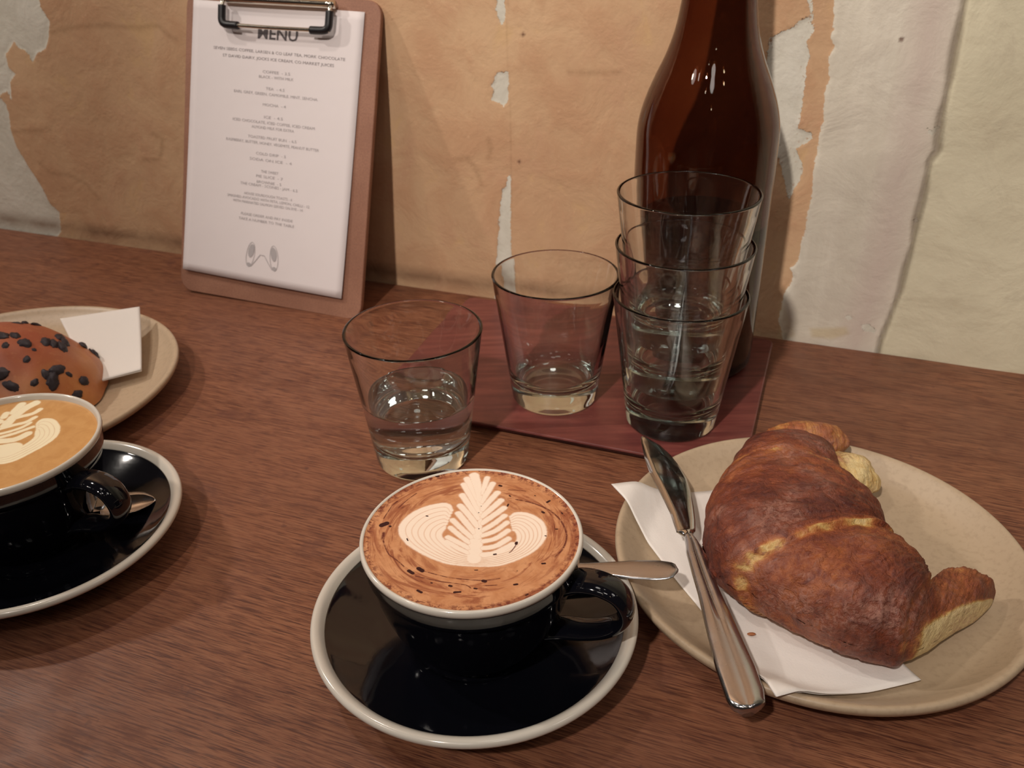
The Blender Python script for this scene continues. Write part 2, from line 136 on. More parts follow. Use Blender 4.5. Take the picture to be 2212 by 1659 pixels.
def rbox(sx, sy, sz, r, seg=3):
    bm = bmesh.new(); bmesh.ops.create_cube(bm, size=1); bmesh.ops.scale(bm, vec=(sx, sy, sz), verts=bm.verts)
    bmesh.ops.bevel(bm, geom=bm.edges[:], offset=r, segments=seg, profile=.5, affect='EDGES'); return bm

# ---------------------------------------------------------------- node helpers
class NT:
    def __init__(s, name):
        s.m = bpy.data.materials.new(name); s.m.use_nodes = True; s.t = s.m.node_tree; s.b = s.t.nodes['Principled BSDF']; s.out = s.t.nodes['Material Output']
    def n(s, ty, **kw):
        x = s.t.nodes.new(ty)
        for k, v in kw.items(): setattr(x, k, v)
        return x
    def set(s, sock, v):
        if isinstance(v, bpy.types.NodeSocket): s.t.links.new(v, sock)
        else: sock.default_value = (tuple(v)+(1,))[:4] if isinstance(v, (tuple, list)) and len(sock.default_value) == 4 else v
    def coord(s, kind='Object', scale=(1, 1, 1), rot=(0, 0, 0)):
        t = s.n('ShaderNodeTexCoord'); m = s.n('ShaderNodeMapping'); s.t.links.new(t.outputs[kind], m.inputs[0])
        m.inputs['Scale'].default_value = scale; m.inputs['Rotation'].default_value = rot; return m.outputs[0]
    def noise(s, co, scale, detail=4, rough=.55, dist=0):
        x = s.n('ShaderNodeTexNoise'); s.t.links.new(co, x.inputs['Vector']); x.inputs['Scale'].default_value = scale
        x.inputs['Detail'].default_value = detail; x.inputs['Roughness'].default_value = rough; x.inputs['Distortion'].default_value = dist; return x.outputs[0]
    def ramp(s, v, a, b, lo=0., hi=1., smooth=True):
        x = s.n('ShaderNodeMapRange', interpolation_type='SMOOTHSTEP' if smooth else 'LINEAR'); s.set(x.inputs[0], v)
        x.inputs[1].default_value = a; x.inputs[2].default_value = b; x.inputs[3].default_value = lo; x.inputs[4].default_value = hi; return x.outputs[0]
    def mix(s, f, a, b, mode='MIX'):
        x = s.n('ShaderNodeMix', data_type='RGBA', blend_type=mode); s.set(x.inputs[0], f); s.set(x.inputs[6], a); s.set(x.inputs[7], b); return x.outputs[2]
    def math(s, op, a, b=0.):
        x = s.n('ShaderNodeMath', operation=op); s.set(x.inputs[0], a); s.set(x.inputs[1], b); return x.outputs[0]
    def attr(s, name):
        x = s.n('ShaderNodeAttribute'); x.attribute_name = name; return x
    def bump(s, h, strength, dist, prev=None):
        x = s.n('ShaderNodeBump'); s.set(x.inputs['Height'], h); x.inputs['Strength'].default_value = strength; x.inputs['Distance'].default_value = dist
        if prev is not None: s.t.links.new(prev, x.inputs['Normal'])
        return x.outputs[0]
    def p(s, **kw):
        names = dict(color='Base Color', rough='Roughness', metal='Metallic', ior='IOR', trans='Transmission Weight', coat='Coat Weight', coatr='Coat Roughness', normal='Normal', sss='Subsurface Weight', sssr='Subsurface Radius', ssss='Subsurface Scale', spec='Specular IOR Level', sheen='Sheen Weight')
        for k, v in kw.items(): s.set(s.b.inputs[names[k]], v)
        return s.m
def simple(name, color, rough=.5, metal=0., **kw):
    t = NT(name); return t.p(color=color, rough=rough, metal=metal, **kw)

# ---------------------------------------------------------------- materials
def wood_mat():
    t = NT('stained_wood'); co = t.coord('Object')
    m1 = t.n('ShaderNodeMapping'); t.t.links.new(co, m1.inputs[0]); m1.inputs['Scale'].default_value = (45, 950, 200)
    m2 = t.n('ShaderNodeMapping'); t.t.links.new(co, m2.inputs[0]); m2.inputs['Scale'].default_value = (5, 62, 20)
    m3 = t.n('ShaderNodeMapping'); t.t.links.new(co, m3.inputs[0]); m3.inputs['Scale'].default_value = (75, 2500, 200)
    fine = t.noise(m1.outputs[0], 1, 5, .65, .35); broad = t.noise(m2.outputs[0], 1, 4, .6, .8); pore = t.noise(m3.outputs[0], 1, 2, .5, .2)
    blot = t.noise(co, 38, 5, .6, .3); blot2 = t.noise(co, 8, 3, .5)
    c = t.mix(t.ramp(broad, .3, .7), (.14, .043, .021), (.25, .092, .046))
    c = t.mix(t.ramp(fine, .35, .7, 0, .75), c, (.33, .148, .078))
    c = t.mix(t.ramp(fine, .50, .34, 0, .85), c, (.070, .024, .017))
    c = t.mix(t.ramp(pore, .47, .34, 0, .85), c, (.055, .018, .013))
    c = t.mix(t.ramp(blot, .56, .72, 0, .6), c, (.11, .040, .028)); c = t.mix(t.ramp(t.noise(co, 95, 3, .55), .68, .76, 0, .6), c, (.07, .026, .022))
    c = t.mix(t.ramp(blot2, .35, .7, 0, .35), c, (.20, .085, .055))
    bmp = t.bump(fine, .25, .0004); bmp = t.bump(pore, .25, .0002, bmp)
    return t.p(color=c, rough=t.ramp(blot, .3, .8, .42, .62), normal=bmp, coat=.0, spec=.30)
M_wood = wood_mat()
def tray_mat():
    t = NT('oxblood_stained_board'); co = t.coord('Object')
    m1 = t.n('ShaderNodeMapping'); t.t.links.new(co, m1.inputs[0]); m1.inputs['Scale'].default_value = (14, 160, 40)
    g = t.noise(m1.outputs[0], 1, 4, .6, .5); b = t.noise(co, 24, 5, .6, .4); s = t.noise(co, 240, 3, .6)
    c = t.mix(t.ramp(g, .3, .7), (.115, .026, .024), (.20, .055, .045))
    c = t.mix(t.ramp(b, .45, .7, 0, .5), c, (.085, .022, .022)); c = t.mix(t.ramp(s, .68, .76, 0, .35), c, (.36, .15, .12))
    return t.p(color=c, rough=t.ramp(b, .3, .7, .28, .42), normal=t.bump(g, .2, .0003), coat=.1, coatr=.2)
M_tray = tray_mat()
def glaze(name, col, rough=.07, bumpy=.0, mott=None):
    t = NT(name); co = t.coord('Object'); n1 = t.noise(co, 60, 3)
    c = col
    if mott: c = t.mix(t.ramp(t.noise(co, 320, 3, .6), .45, .72, 0, .55), col, mott)
    return t.p(color=c, rough=rough, normal=t.bump(n1, .12, .0006), coat=.25 if rough < .2 else 0., coatr=.05)
M_black = glaze('black_glaze', (.0035, .0037, .0062), .06)
M_white = glaze('white_glaze', (.66, .62, .55), .16)
M_tan = glaze('sand_stoneware_glaze', (.45, .345, .235), .42, mott=(.36, .27, .18))
M_tan2 = glaze('pale_sand_stoneware_glaze', (.50, .38, .26), .42, mott=(.40, .30, .20))
def glassmat(name, col, ior=1.5, dens=0., vcol=None):
    t = NT(name); t.p(color=col, rough=0., trans=1., ior=ior)
    if dens:
        v = t.n('ShaderNodeVolumeAbsorption'); v.inputs[0].default_value = vcol + (1,); v.inputs[1].default_value = dens
        t.t.links.new(v.outputs[0], t.out.inputs['Volume'])
    return t.m
M_glass = glassmat('clear_green_tinged_glass', (1, 1, 1), 1.5, 9, (.60, .86, .74))
M_brown = glassmat('amber_brown_glass', (1, 1, 1), 1.5, 1250, (.775, .63, .53))
M_water = glassmat('still_water', (1, 1, 1), 1.33)
def steel():
    t = NT('brushed_stainless_steel'); co = t.coord('Object', (30, 900, 300)); n1 = t.noise(co, 1, 2); co2 = t.coord('Object'); n2 = t.noise(co2, 45, 4)
    return t.p(color=(.52, .52, .54), metal=1., rough=t.ramp(n2, .3, .75, .14, .32), normal=t.bump(n1, .05, .00008))
M_steel = steel()
M_steelp = simple('polished_blade_steel', (.62, .62, .60), .09, 1.)
M_chrome = simple('nickel_plated_wire', (.72, .66, .56), .14, 1.)
M_rubber = simple('black_rubber_sleeve', (.008, .007, .009), .42)
M_ink = simple('black_menu_ink', (.10, .085, .09), .8)
M_ink2 = simple('grey_menu_ink', (.27, .245, .25), .8)
M_ink3 = simple('pale_grey_menu_ink', (.40, .37, .375), .8)
def paper(name, col, s=500, b=.15, sc=0.):
    t = NT(name); co = t.coord('Object'); n1 = t.noise(co, s, 4, .6); n2 = t.noise(co, 22, 3)
    nb = t.bump(n1, b, .0003); nb = t.bump(n2, .35, .002, nb)
    return t.p(color=col, rough=.9, normal=nb, spec=.2)
M_paper = paper('menu_paper', (.72, .66, .66), 400, .03)
M_napkin = paper('paper_napkin', (.80, .76, .72), 900, .35)
def hardboard():
    t = NT('brown_hardboard'); co = t.coord('Object'); a = t.noise(co, 700, 4, .7); b = t.noise(co, 18, 4)
    c = t.mix(t.ramp(b, .35, .7), (.255, .115, .070), (.33, .16, .10)); c = t.mix(t.ramp(a, .4, .65, 0, .4), c, (.17, .075, .05))
    return t.p(color=c, rough=.62, normal=t.bump(a, .15, .0003))
M_board = hardboard()
def wallmat():
    t = NT('peeling_painted_plaster'); co = t.coord('Object')
    nf = t.noise(co, 260, 5, .65); nm = t.noise(co, 26, 5, .6, .4); nl = t.noise(co, 5.5, 4, .55); nh = t.noise(co, 900, 3, .6)
    v = t.coord('Object', (40, 40, 5)); nv = t.noise(v, 1, 4, .6); h_ = t.coord('Object', (15, 15, 48), (0, .15, 0)); nh2 = t.noise(h_, 1, 5, .65, .6); nw = t.noise(co, 14, 6, .7, 1.2)
    sd = t.attr('patch').outputs['Fac']; gr = t.attr('pale').outputs['Fac']; gn = t.attr('green').outputs['Fac']; ck = t.attr('crack').outputs['Fac']
    st = t.attr('stain').outputs['Fac']; dt = t.attr('dot').outputs['Fac']; mv = t.attr('mauve').outputs['Fac']; hs = t.attr('grime').outputs['Fac']; ye = t.attr('yellow').outputs['Fac']
    # ochre distemper
    oc = t.mix(t.ramp(nl, .35, .68), (.54, .335, .195), (.63, .42, .25)); oc = t.mix(t.ramp(nm, .40, .68, 0, .55), oc, (.50, .275, .155)); oc = t.mix(t.ramp(nw, .5, .68, 0, .45), oc, (.54, .31, .19))
    oc = t.mix(t.ramp(nf, .58, .75, 0, .35), oc, (.72, .47, .29)); oc = t.mix(t.ramp(nm, .40, .28, 0, .4), oc, (.64, .42, .20))
    # exposed plaster
    pl = t.mix(t.ramp(nm, .35, .7), (.60, .57, .48), (.70, .67, .58)); pl = t.mix(t.ramp(nf, .6, .8, 0, .3), pl, (.40, .36, .30))
    # big pale skim on the right
    bp = t.mix(t.ramp(nv, .35, .7), (.66, .605, .50), (.78, .73, .62)); bp = t.mix(t.ramp(nm, .45, .7, 0, .7), bp, (.60, .54, .45)); bp = t.mix(t.ramp(nw, .52, .70, 0, .6), bp, (.54, .48, .40))
    bp = t.mix(t.math('MULTIPLY', mv, t.ramp(nm, .2, .6, .55, 1.)), bp, (.60, .51, .44))
    gc = t.mix(t.ramp(nl, .3, .7), (.58, .53, .38), (.70, .65, .48)); gc = t.mix(t.ramp(nh2, .46, .70, 0, .6), gc, (.54, .48, .345)); gc = t.mix(t.ramp(nw, .55, .72, 0, .5), gc, (.48, .42, .31)); gc = t.mix(t.ramp(nf, .6, .78, 0, .35), gc, (.64, .59, .44))
    edge = t.math('ADD', t.math('MULTIPLY', t.math('SUBTRACT', nf, .5), .0055), t.math('MULTIPLY', t.math('SUBTRACT', nm, .5), .002))
    f_patch = t.ramp(t.math('ADD', sd, edge), -.00025, .00025); f_pale = t.ramp(t.math('ADD', gr, edge), -.0004, .0004); f_gn = t.ramp(t.math('ADD', gn, edge), -.001, .001)
    c = t.mix(f_pale, oc, bp); c = t.mix(f_gn, c, gc); c = t.mix(t.math('MULTIPLY', ye, .6), c, (.56, .45, .26)); flk = t.math('MULTIPLY', t.ramp(nf, .60, .64), t.ramp(sd, .0055, .001, 0, .9)); pl = t.mix(t.math('MULTIPLY', flk, t.ramp(t.attr('torn').outputs['Fac'], .4, .6)), pl, (.42, .25, .15)); c = t.mix(f_patch, c, pl)
    c = t.mix(t.math('MULTIPLY', st, t.ramp(nf, .3, .65, .25, .6)), c, (.26, .145, .07)); c = t.mix(dt, c, (.12, .05, .03))
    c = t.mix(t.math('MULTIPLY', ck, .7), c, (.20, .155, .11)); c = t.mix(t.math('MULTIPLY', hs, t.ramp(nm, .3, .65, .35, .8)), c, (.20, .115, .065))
    h = t.math('SUBTRACT', t.math('MULTIPLY', f_pale, .0), 0.); 
    nb = t.bump(f_patch, .5, .0006); nb = t.bump(nf, .35, .0006, nb); nb = t.bump(nm, .45, .004, nb); nb = t.bump(nw, .16, .003, nb); nb = t.bump(nh, .15, .0002, nb)
    return t.p(color=c, rough=.82, normal=nb, spec=.3)
M_wall = wallmat()

# ---------------------------------------------------------------- wall and floor
def seg_dist(X, Y, pts, closed=False):
    d = np.full(X.shape, 1e9); n = len(pts)
    for i in range(n if closed else n-1):
        ax, ay = pts[i]; bx, by = pts[(i+1) % n]; dx, dy = bx-ax, by-ay; L = dx*dx+dy*dy+1e-12
        t = np.clip(((X-ax)*dx+(Y-ay)*dy)/L, 0, 1); d = np.minimum(d, np.hypot(X-ax-t*dx, Y-ay-t*dy))
    return d
def poly_sd(X, Y, pts):
    ins = np.zeros(X.shape, bool); n = len(pts)
    for i in range(n):
        ax, ay = pts[i]; bx, by = pts[(i+1) % n]
        if ay == by: continue
        cnd = ((ay > Y) != (by > Y)) & (X < (bx-ax)*(Y-ay)/(by-ay)+ax); ins ^= cnd
    return np.where(ins, 1, -1)*seg_dist(X, Y, pts, True)
def attrf(me, name, arr):
    a = me.attributes.new(name, 'FLOAT', 'POINT'); a.data.foreach_set('value', np.ascontiguousarray(arr, dtype=np.float32).ravel())
def grid_faces(nx, ny):
    i = np.arange(nx-1)[:, None]*ny + np.arange(ny-1)[None, :]
    return np.stack([i, i+ny, i+ny+1, i+1], -1).reshape(-1, 4)
def grid_mesh(name, P, nx, ny, mat, parent=None):
    me = bpy.data.meshes.new(name); F = grid_faces(nx, ny); me.vertices.add(nx*ny); me.vertices.foreach_set('co', P.astype(np.float32).ravel())
    me.loops.add(F.size); me.loops.foreach_set('vertex_index', F.ravel().astype(np.int32)); me.polygons.add(len(F))
    me.polygons.foreach_set('loop_start', np.arange(0, F.size, 4, dtype=np.int32)); me.polygons.foreach_set('loop_total', np.full(len(F), 4, np.int32)); me.update(calc_edges=True)
    me.polygons.foreach_set('use_smooth', np.ones(len(F), bool)); me.materials.append(mat); o = bpy.data.objects.new(name, me); return link(o, parent)
us = np.concatenate([np.linspace(-1.9, -.64, 10)[:-1], np.linspace(-.64, .44, 760), np.linspace(.44, 1.9, 10)[1:]])
zs = np.concatenate([np.linspace(-.76, -.02, 6)[:-1], np.linspace(-.02, .275, 215), np.linspace(.275, 1.8, 10)[1:]])
UU, ZZ = np.meshgrid(us, zs, indexing='ij')
P_ = D['patches']
patch = np.maximum.reduce([poly_sd(UU, ZZ, P_[k]) for k in ('a', 'b', 'c', 'd', 'e', 'g', 'g2', 't', 't2', 't3', 't4')])
pale = poly_sd(UU, ZZ, P_['f'])
ckl = D['crack']; zz = [p[1] for p in ckl][::-1]; uu = [p[0] for p in ckl][::-1]
green = UU - np.interp(ZZ, zz, uu)
cd = seg_dist(UU, ZZ, ckl); cw = .0012 + .0013*np.abs(np.sin(ZZ*61+1.0))*np.clip((ZZ-.0)/.1, .3, 1)
crack = np.clip(1.6-cd/cw, 0, 1)
seam = np.clip(1.3 - seg_dist(UU, ZZ, D['seam'])/.0007, 0, 1)*.45
stain = np.clip(seam + sum(np.clip(1-seg_dist(UU, ZZ, s)/.0035, 0, 1) for s in D['stains'])*.7, 0, 1)
dot = np.clip(sum(np.clip(1.5-np.hypot(UU-a, ZZ-b)/.0013, 0, 1) for a, b in D['dots'][:2]+D['dots'][3:4]), 0, 1)
mauve = np.clip(1-np.abs(green+.017)/.017, 0, 1)**.7*(green < .003)
yellow = np.clip(poly_sd(UU, ZZ, P_['y'])/.003, 0, 1) + np.clip(poly_sd(UU, ZZ, P_['h'])/.003, 0, 1)*.6
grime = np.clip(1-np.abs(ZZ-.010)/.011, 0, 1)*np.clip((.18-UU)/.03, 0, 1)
rel = .0012*np.clip(pale/.0012, 0, 1) + .0014*np.clip(green/.004, 0, 1) - .0022*np.clip(1.4-cd/(cw*1.1), 0, 1) - .0005*np.clip(patch/.0008, 0, 1)*(pale < 0)
rel = rel + .0012*np.sin(UU*17+1)*np.sin(ZZ*13+UU*6) + .0007*np.sin(UU*55+ZZ*31)
PW = np.stack([UU, ZZ, rel], -1)
Pw = np.array(O)[None, None] + UU[..., None]*np.array(U) + rel[..., None]*np.array(N) + ZZ[..., None]*np.array([0, 0, 1.])
wall = grid_mesh('wall_back', Pw, len(us), len(zs), M_wall); fixn(wall)
for nme, a in (('patch', patch), ('pale', pale), ('green', green), ('crack', crack), ('stain', stain), ('dot', dot), ('mauve', mauve), ('grime', grime), ('yellow', np.clip(yellow, 0, 1)), ('torn', (poly_sd(UU, ZZ, P_['g']) > -.002).astype(float))):
    attrf(wall.data, nme, a)
tag(wall, kind='structure', label='peeling ochre wall with torn patches of bare pale plaster behind the counter')
M_floor = simple('dark_concrete', (.06, .045, .038), .7)
fl = mesh('floor', [wp(-1.9, -.02, -.76), wp(1.9, -.02, -.76), wp(1.9, 3.0, -.76), wp(-1.9, 3.0, -.76)], [(0, 1, 2, 3)], M_floor, smooth=False); tag(fl, kind='structure')

# ---------------------------------------------------------------- table (wall counter)
tb = empty('table', wp(0, .25, -.76), 'red-brown wooden counter with fine dark grain along the peeling wall', 'table', rz=-AL)
bm = rbox(3.2, .507, .038, .003, 3); bmesh.ops.translate(bm, vec=(0, -.0045, .76-.019), verts=bm.verts)
bmobj('tabletop', bm, M_wood, tb)
for sx in (-1.35, 1.35):
    for sy in (-.2, .2):
        bm = rbox(.05, .05, .722, .003, 2); bmesh.ops.translate(bm, vec=(sx, sy, .361), verts=bm.verts); bmobj('leg', bm, M_wood, tb)

# ---------------------------------------------------------------- serving board under the glasses
def prism(pts, z0, z1, ch, mat, name, parent=None, rnd=.006, chb=0.):
    """rounded-corner slab with chamfered upper and lower edges"""
    P = [Vector(p) for p in pts]; n = len(P); out = []
    for i in range(n):
        a, b, c = P[i-1], P[i], P[(i+1) % n]; d1 = (a-b).normalized(); d2 = (c-b).normalized()
        for k in range(6):
            t = k/5; out.append((b+d1*rnd)*(1-t)**2 + b*2*t*(1-t) + (b+d2*rnd)*t*t)
    cen = sum(out, Vector((0, 0)))/len(out); m = len(out)
    def ring(off, z): return [((q-cen)*(1-off/(q-cen).length)+cen).to_3d()+Vector((0, 0, z)) for q in out]
    R = [ring(chb, z0), ring(chb*.95, z0+(z1-z0)*.42), ring(0, z1-ch), ring(ch*.35, z1-ch*.3), ring(ch, z1)]
    vs = [v for r in R for v in r]; fs = [tuple(range(m))[::-1], tuple(range(4*m, 5*m))]
    for r in range(4):
        for i in range(m): j = (i+1) % m; fs.append((r*m+i, r*m+j, (r+1)*m+j, (r+1)*m+i))
    return fixn(mesh(name, vs, fs, mat, parent, smooth=False))
tray = prism([(-.098, .5182), (.1365, .4272), (.1995, .598), (-.035, .689)], .0003, .008, .0012, M_tray, 'serving_board', rnd=.007, chb=.011)
tag(tray, 'dark oxblood-stained flat board carrying the glasses and the brown bottle', 'board')

# ---------------------------------------------------------------- tumblers
GR, GB, GH = .0408, .0285, .0902
def g_out(z): 
    return GB + (GR-GB)*(z/GH)**1.02
def g_t(z): return .0040 - .0021*min(max((z-.02)/.06, 0), 1)
def tumbler_profile():
    o = [(0, .0012), (.014, .0010), (.0235, .0)] + arc(GB-.0028+.0002, .0028, .0028, -80, -5, 5)
    o += [(g_out(z), z) for z in (.008, .014, .022, .032, .044, .058, .072, .082, GH-.0014)]
    rt_ = g_t(GH); o += [(GR-rt_*.5+rt_*.5*math.cos(a_), GH-rt_*.5+rt_*.5*math.sin(a_)) for a_ in [math.radians(10+160*k/8) for k in range(9)]]
    o += [(g_out(z)-g_t(z), z) for z in (GH-.0014, .080, .070, .058, .046, .034, .025, .020)]
    o += [(.0235, .0165), (.0205, .0142), (.0150, .0130), (.007, .0126), (0, .0125)]
    return o
g0 = None
def tumbler(x, y, z, label, rz=0.):
    global g0
    if g0 is None:
        e = lathe('drinking_glass', tumbler_profile(), M_glass, seg=112); g0 = e
    else:
        e = g0.copy(); link(e)
    e.location = (x, y, z); e.rotation_euler = (0, 0, rz); tag(e, label, 'glass', 'squat clear tumblers'); return e
tumbler(-.0571, .4632, .0002, 'clear tumbler half full of water behind the cocoa-dusted coffee')
tumbler(.029, .5221, .0082, 'empty clear tumbler standing alone on the board, beside the stack')
SX, SY = .1026, .488
tumbler(SX, SY, .0082, 'clear tumbler at the bottom of the stack before the brown bottle', .3)
tumbler(SX+.0002, SY-.0001, .0082+.0312, 'clear tumbler in the middle of the stack before the brown bottle', .9)
tumbler(SX-.0001, SY+.0001, .0082+.0624, 'topmost clear tumbler of the stack before the brown bottle', 1.7)
# water in the left tumbler (slightly overlapping the inner wall so there is no air gap)
wz = .0455
def gi(z): return g_out(z)-g_t(z)+.00008
wpf = [(0, .0124), (.007, .0125), (.0150, .0129), (.0206, .0141), (.0236, .0164)] + [(gi(z), z) for z in (.020, .025, .034, wz-.0005)] + [(gi(wz)-.0000, wz+.0006), (gi(wz)-.0007, wz+.0001), (gi(wz)-.0016, wz-.0001), (.012, wz-.0002), (0, wz-.0002)]
wt = lathe('water', wpf, M_water, seg=112); wt.location = (-.0571, .4632, .0002); tag(wt, 'still water half filling the front left tumbler', 'water')

# ---------------------------------------------------------------- brown bottle
bt = empty('bottle', (.1290, .5735, .0082), 'tall dark brown glass bottle behind the stacked tumblers, touching frame top', 'bottle')
bo = smoothprof([(.0405, .0008), (.0440, .004), (.0450, .012), (.0453, .06), (.0453, .12), (.0453, .150), (.0448, .168), (.0418, .182), (.0362, .197), (.0300, .211), (.0252, .226), (.0224, .243), (.0204, .262), (.0184, .285), (.0168, .305), (.0160, .318)], 4)
prof = [(0, .006), (.02, .005), (.034, .0015)] + bo + [(.0178, .3185), (.0182, .3215), (.0176, .328), (.0180, .331), (.0176, .338), (.0166, .340), (.0135, .3402), (.0122, .339), (.0120, .33), (.0125, .30)]
inn = [(r-.0034, z) for r, z in bo if z > .01][::-1]; inn = [(max(r, .012), z) for r, z in inn if z < .30]
prof += inn + [(.036, .0095), (.02, .0105), (0, .0115)]
lathe('bottle_glass', prof, M_brown, bt, 112)
# water inside (hidden by the dark glass, keeps the lower body dense)
bi = [(r-.0033, z) for r, z in bo if .0115 < z < .105]
lathe('bottle_water', [(0, .0114), (.02, .0104), (.0361, .0094)] + bi + [(bi[-1][0], .1075), (0, .1072)], glassmat('water_in_bottle', (1, 1, 1), 1.33, 40, (.75, .45, .25)), bt, 96)['label'] = 'water in the lower half of the bottle'

# ---------------------------------------------------------------- cups, saucers, coffee
def saucer(x, y, label):
    e = empty('saucer', (x, y, 0), label, 'saucer', 'black saucers with white rims')
    under = [(0, .0030), (.024, .0030), (.0268, .0006), (.0282, .0002), (.0296, .0008), (.0310, .0034), (.044, .0075), (.058, .0133), (.0680, .0180), (.0706, .0192)]
    top = [(.0694, .0208), (.066, .0190), (.056, .0146), (.046, .0108), (.038, .0088), (.033, .0080), (.0302, .0072), (.0280, .0066), (.012, .0064), (0, .0064)]
    lathe('dish', smoothprof(under, 3)+smoothprof(top, 3), M_black, e, 128)
    rim = [(.0698, .0188), (.0722, .0190), (.0744, .0200), (.0754, .0216), (.0750, .0232), (.0735, .0240), (.0716, .0234), (.0700, .0220), (.0690, .0208)]
    lathe('rim', smoothprof(rim, 3), M_white, e, 128, closed=True)['label'] = 'white rolled rim'
    return e
def cup(x, y, label, ang):
    e = empty('coffee_cup', (x, y, .0066), label, 'cup', 'black cups with white rims', rz=ang)
    o = [(0, .0022), (.018, .0022), (.0215, .0003), (.0240, .0), (.0258, .0008), (.0266, .0030), (.0300, .0066), (.0352, .0140), (.0400, .0245), (.0432, .0350), (.0450, .0440), (.0457, .0488)]
    band = [(.0462, .0492), (.0471, .0500), (.0476, .0525), (.0481, .0570), (.0484, .0590)]
    inner = [(.0466, .0572), (.0455, .053), (.044, .045), (.041, .034), (.034, .019), (.024, .0085), (.012, .0060), (0, .0058)]
    lathe('bowl', smoothprof(o, 3)+smoothprof(band, 2)+smoothprof(inner, 3), M_black, e, 128)
    lip = [(.0484, .0588), (.0488, .0602), (.0487, .0616), (.0480, .0624), (.0471, .0622), (.0465, .0612), (.0453, .056), (.0440, .048), (.0432, .048), (.0445, .056), (.0470, .0575)]
    lathe('lip', lip, M_white, e, 128, closed=True)['label'] = 'white glazed lip'
    path = [(.0425, 0, .0455), (.0490, 0, .0490), (.0580, 0, .0500), (.0665, 0, .0468), (.0705, 0, .0390), (.0684, 0, .0318), (.0620, 0, .0258), (.0530, 0, .0218), (.0430, 0, .0195), (.0350, 0, .0165)]
    vs, fs = sweep(path, [.0085, .0078, .0074, .0072, .0070, .0068, .0066, .0066, .0070, .0074], [.0040, .0036, .0034, .0033, .0032, .0032, .0032, .0033, .0036, .0040], 18, sidev=(0, 1, 0))
    fixn(mesh('handle', vs, fs, M_black, e)); return e
S1 = (-.0193, .3048); C1 = (-.019, .3032); S2 = (-.2578, .3792); C2 = (-.2652, .3850)
saucer(*S1, 'black saucer with white rim in front, beside the croissant plate')
saucer(*S2, 'black saucer with white rim cut by the left edge, near the fruit bun')
cup(*C1, 'black cup with white lip in front holding the cocoa-dusted coffee', math.radians(-20.5))
cup(*C2, 'black cup with white lip at left holding the plain latte', math.radians(-21))

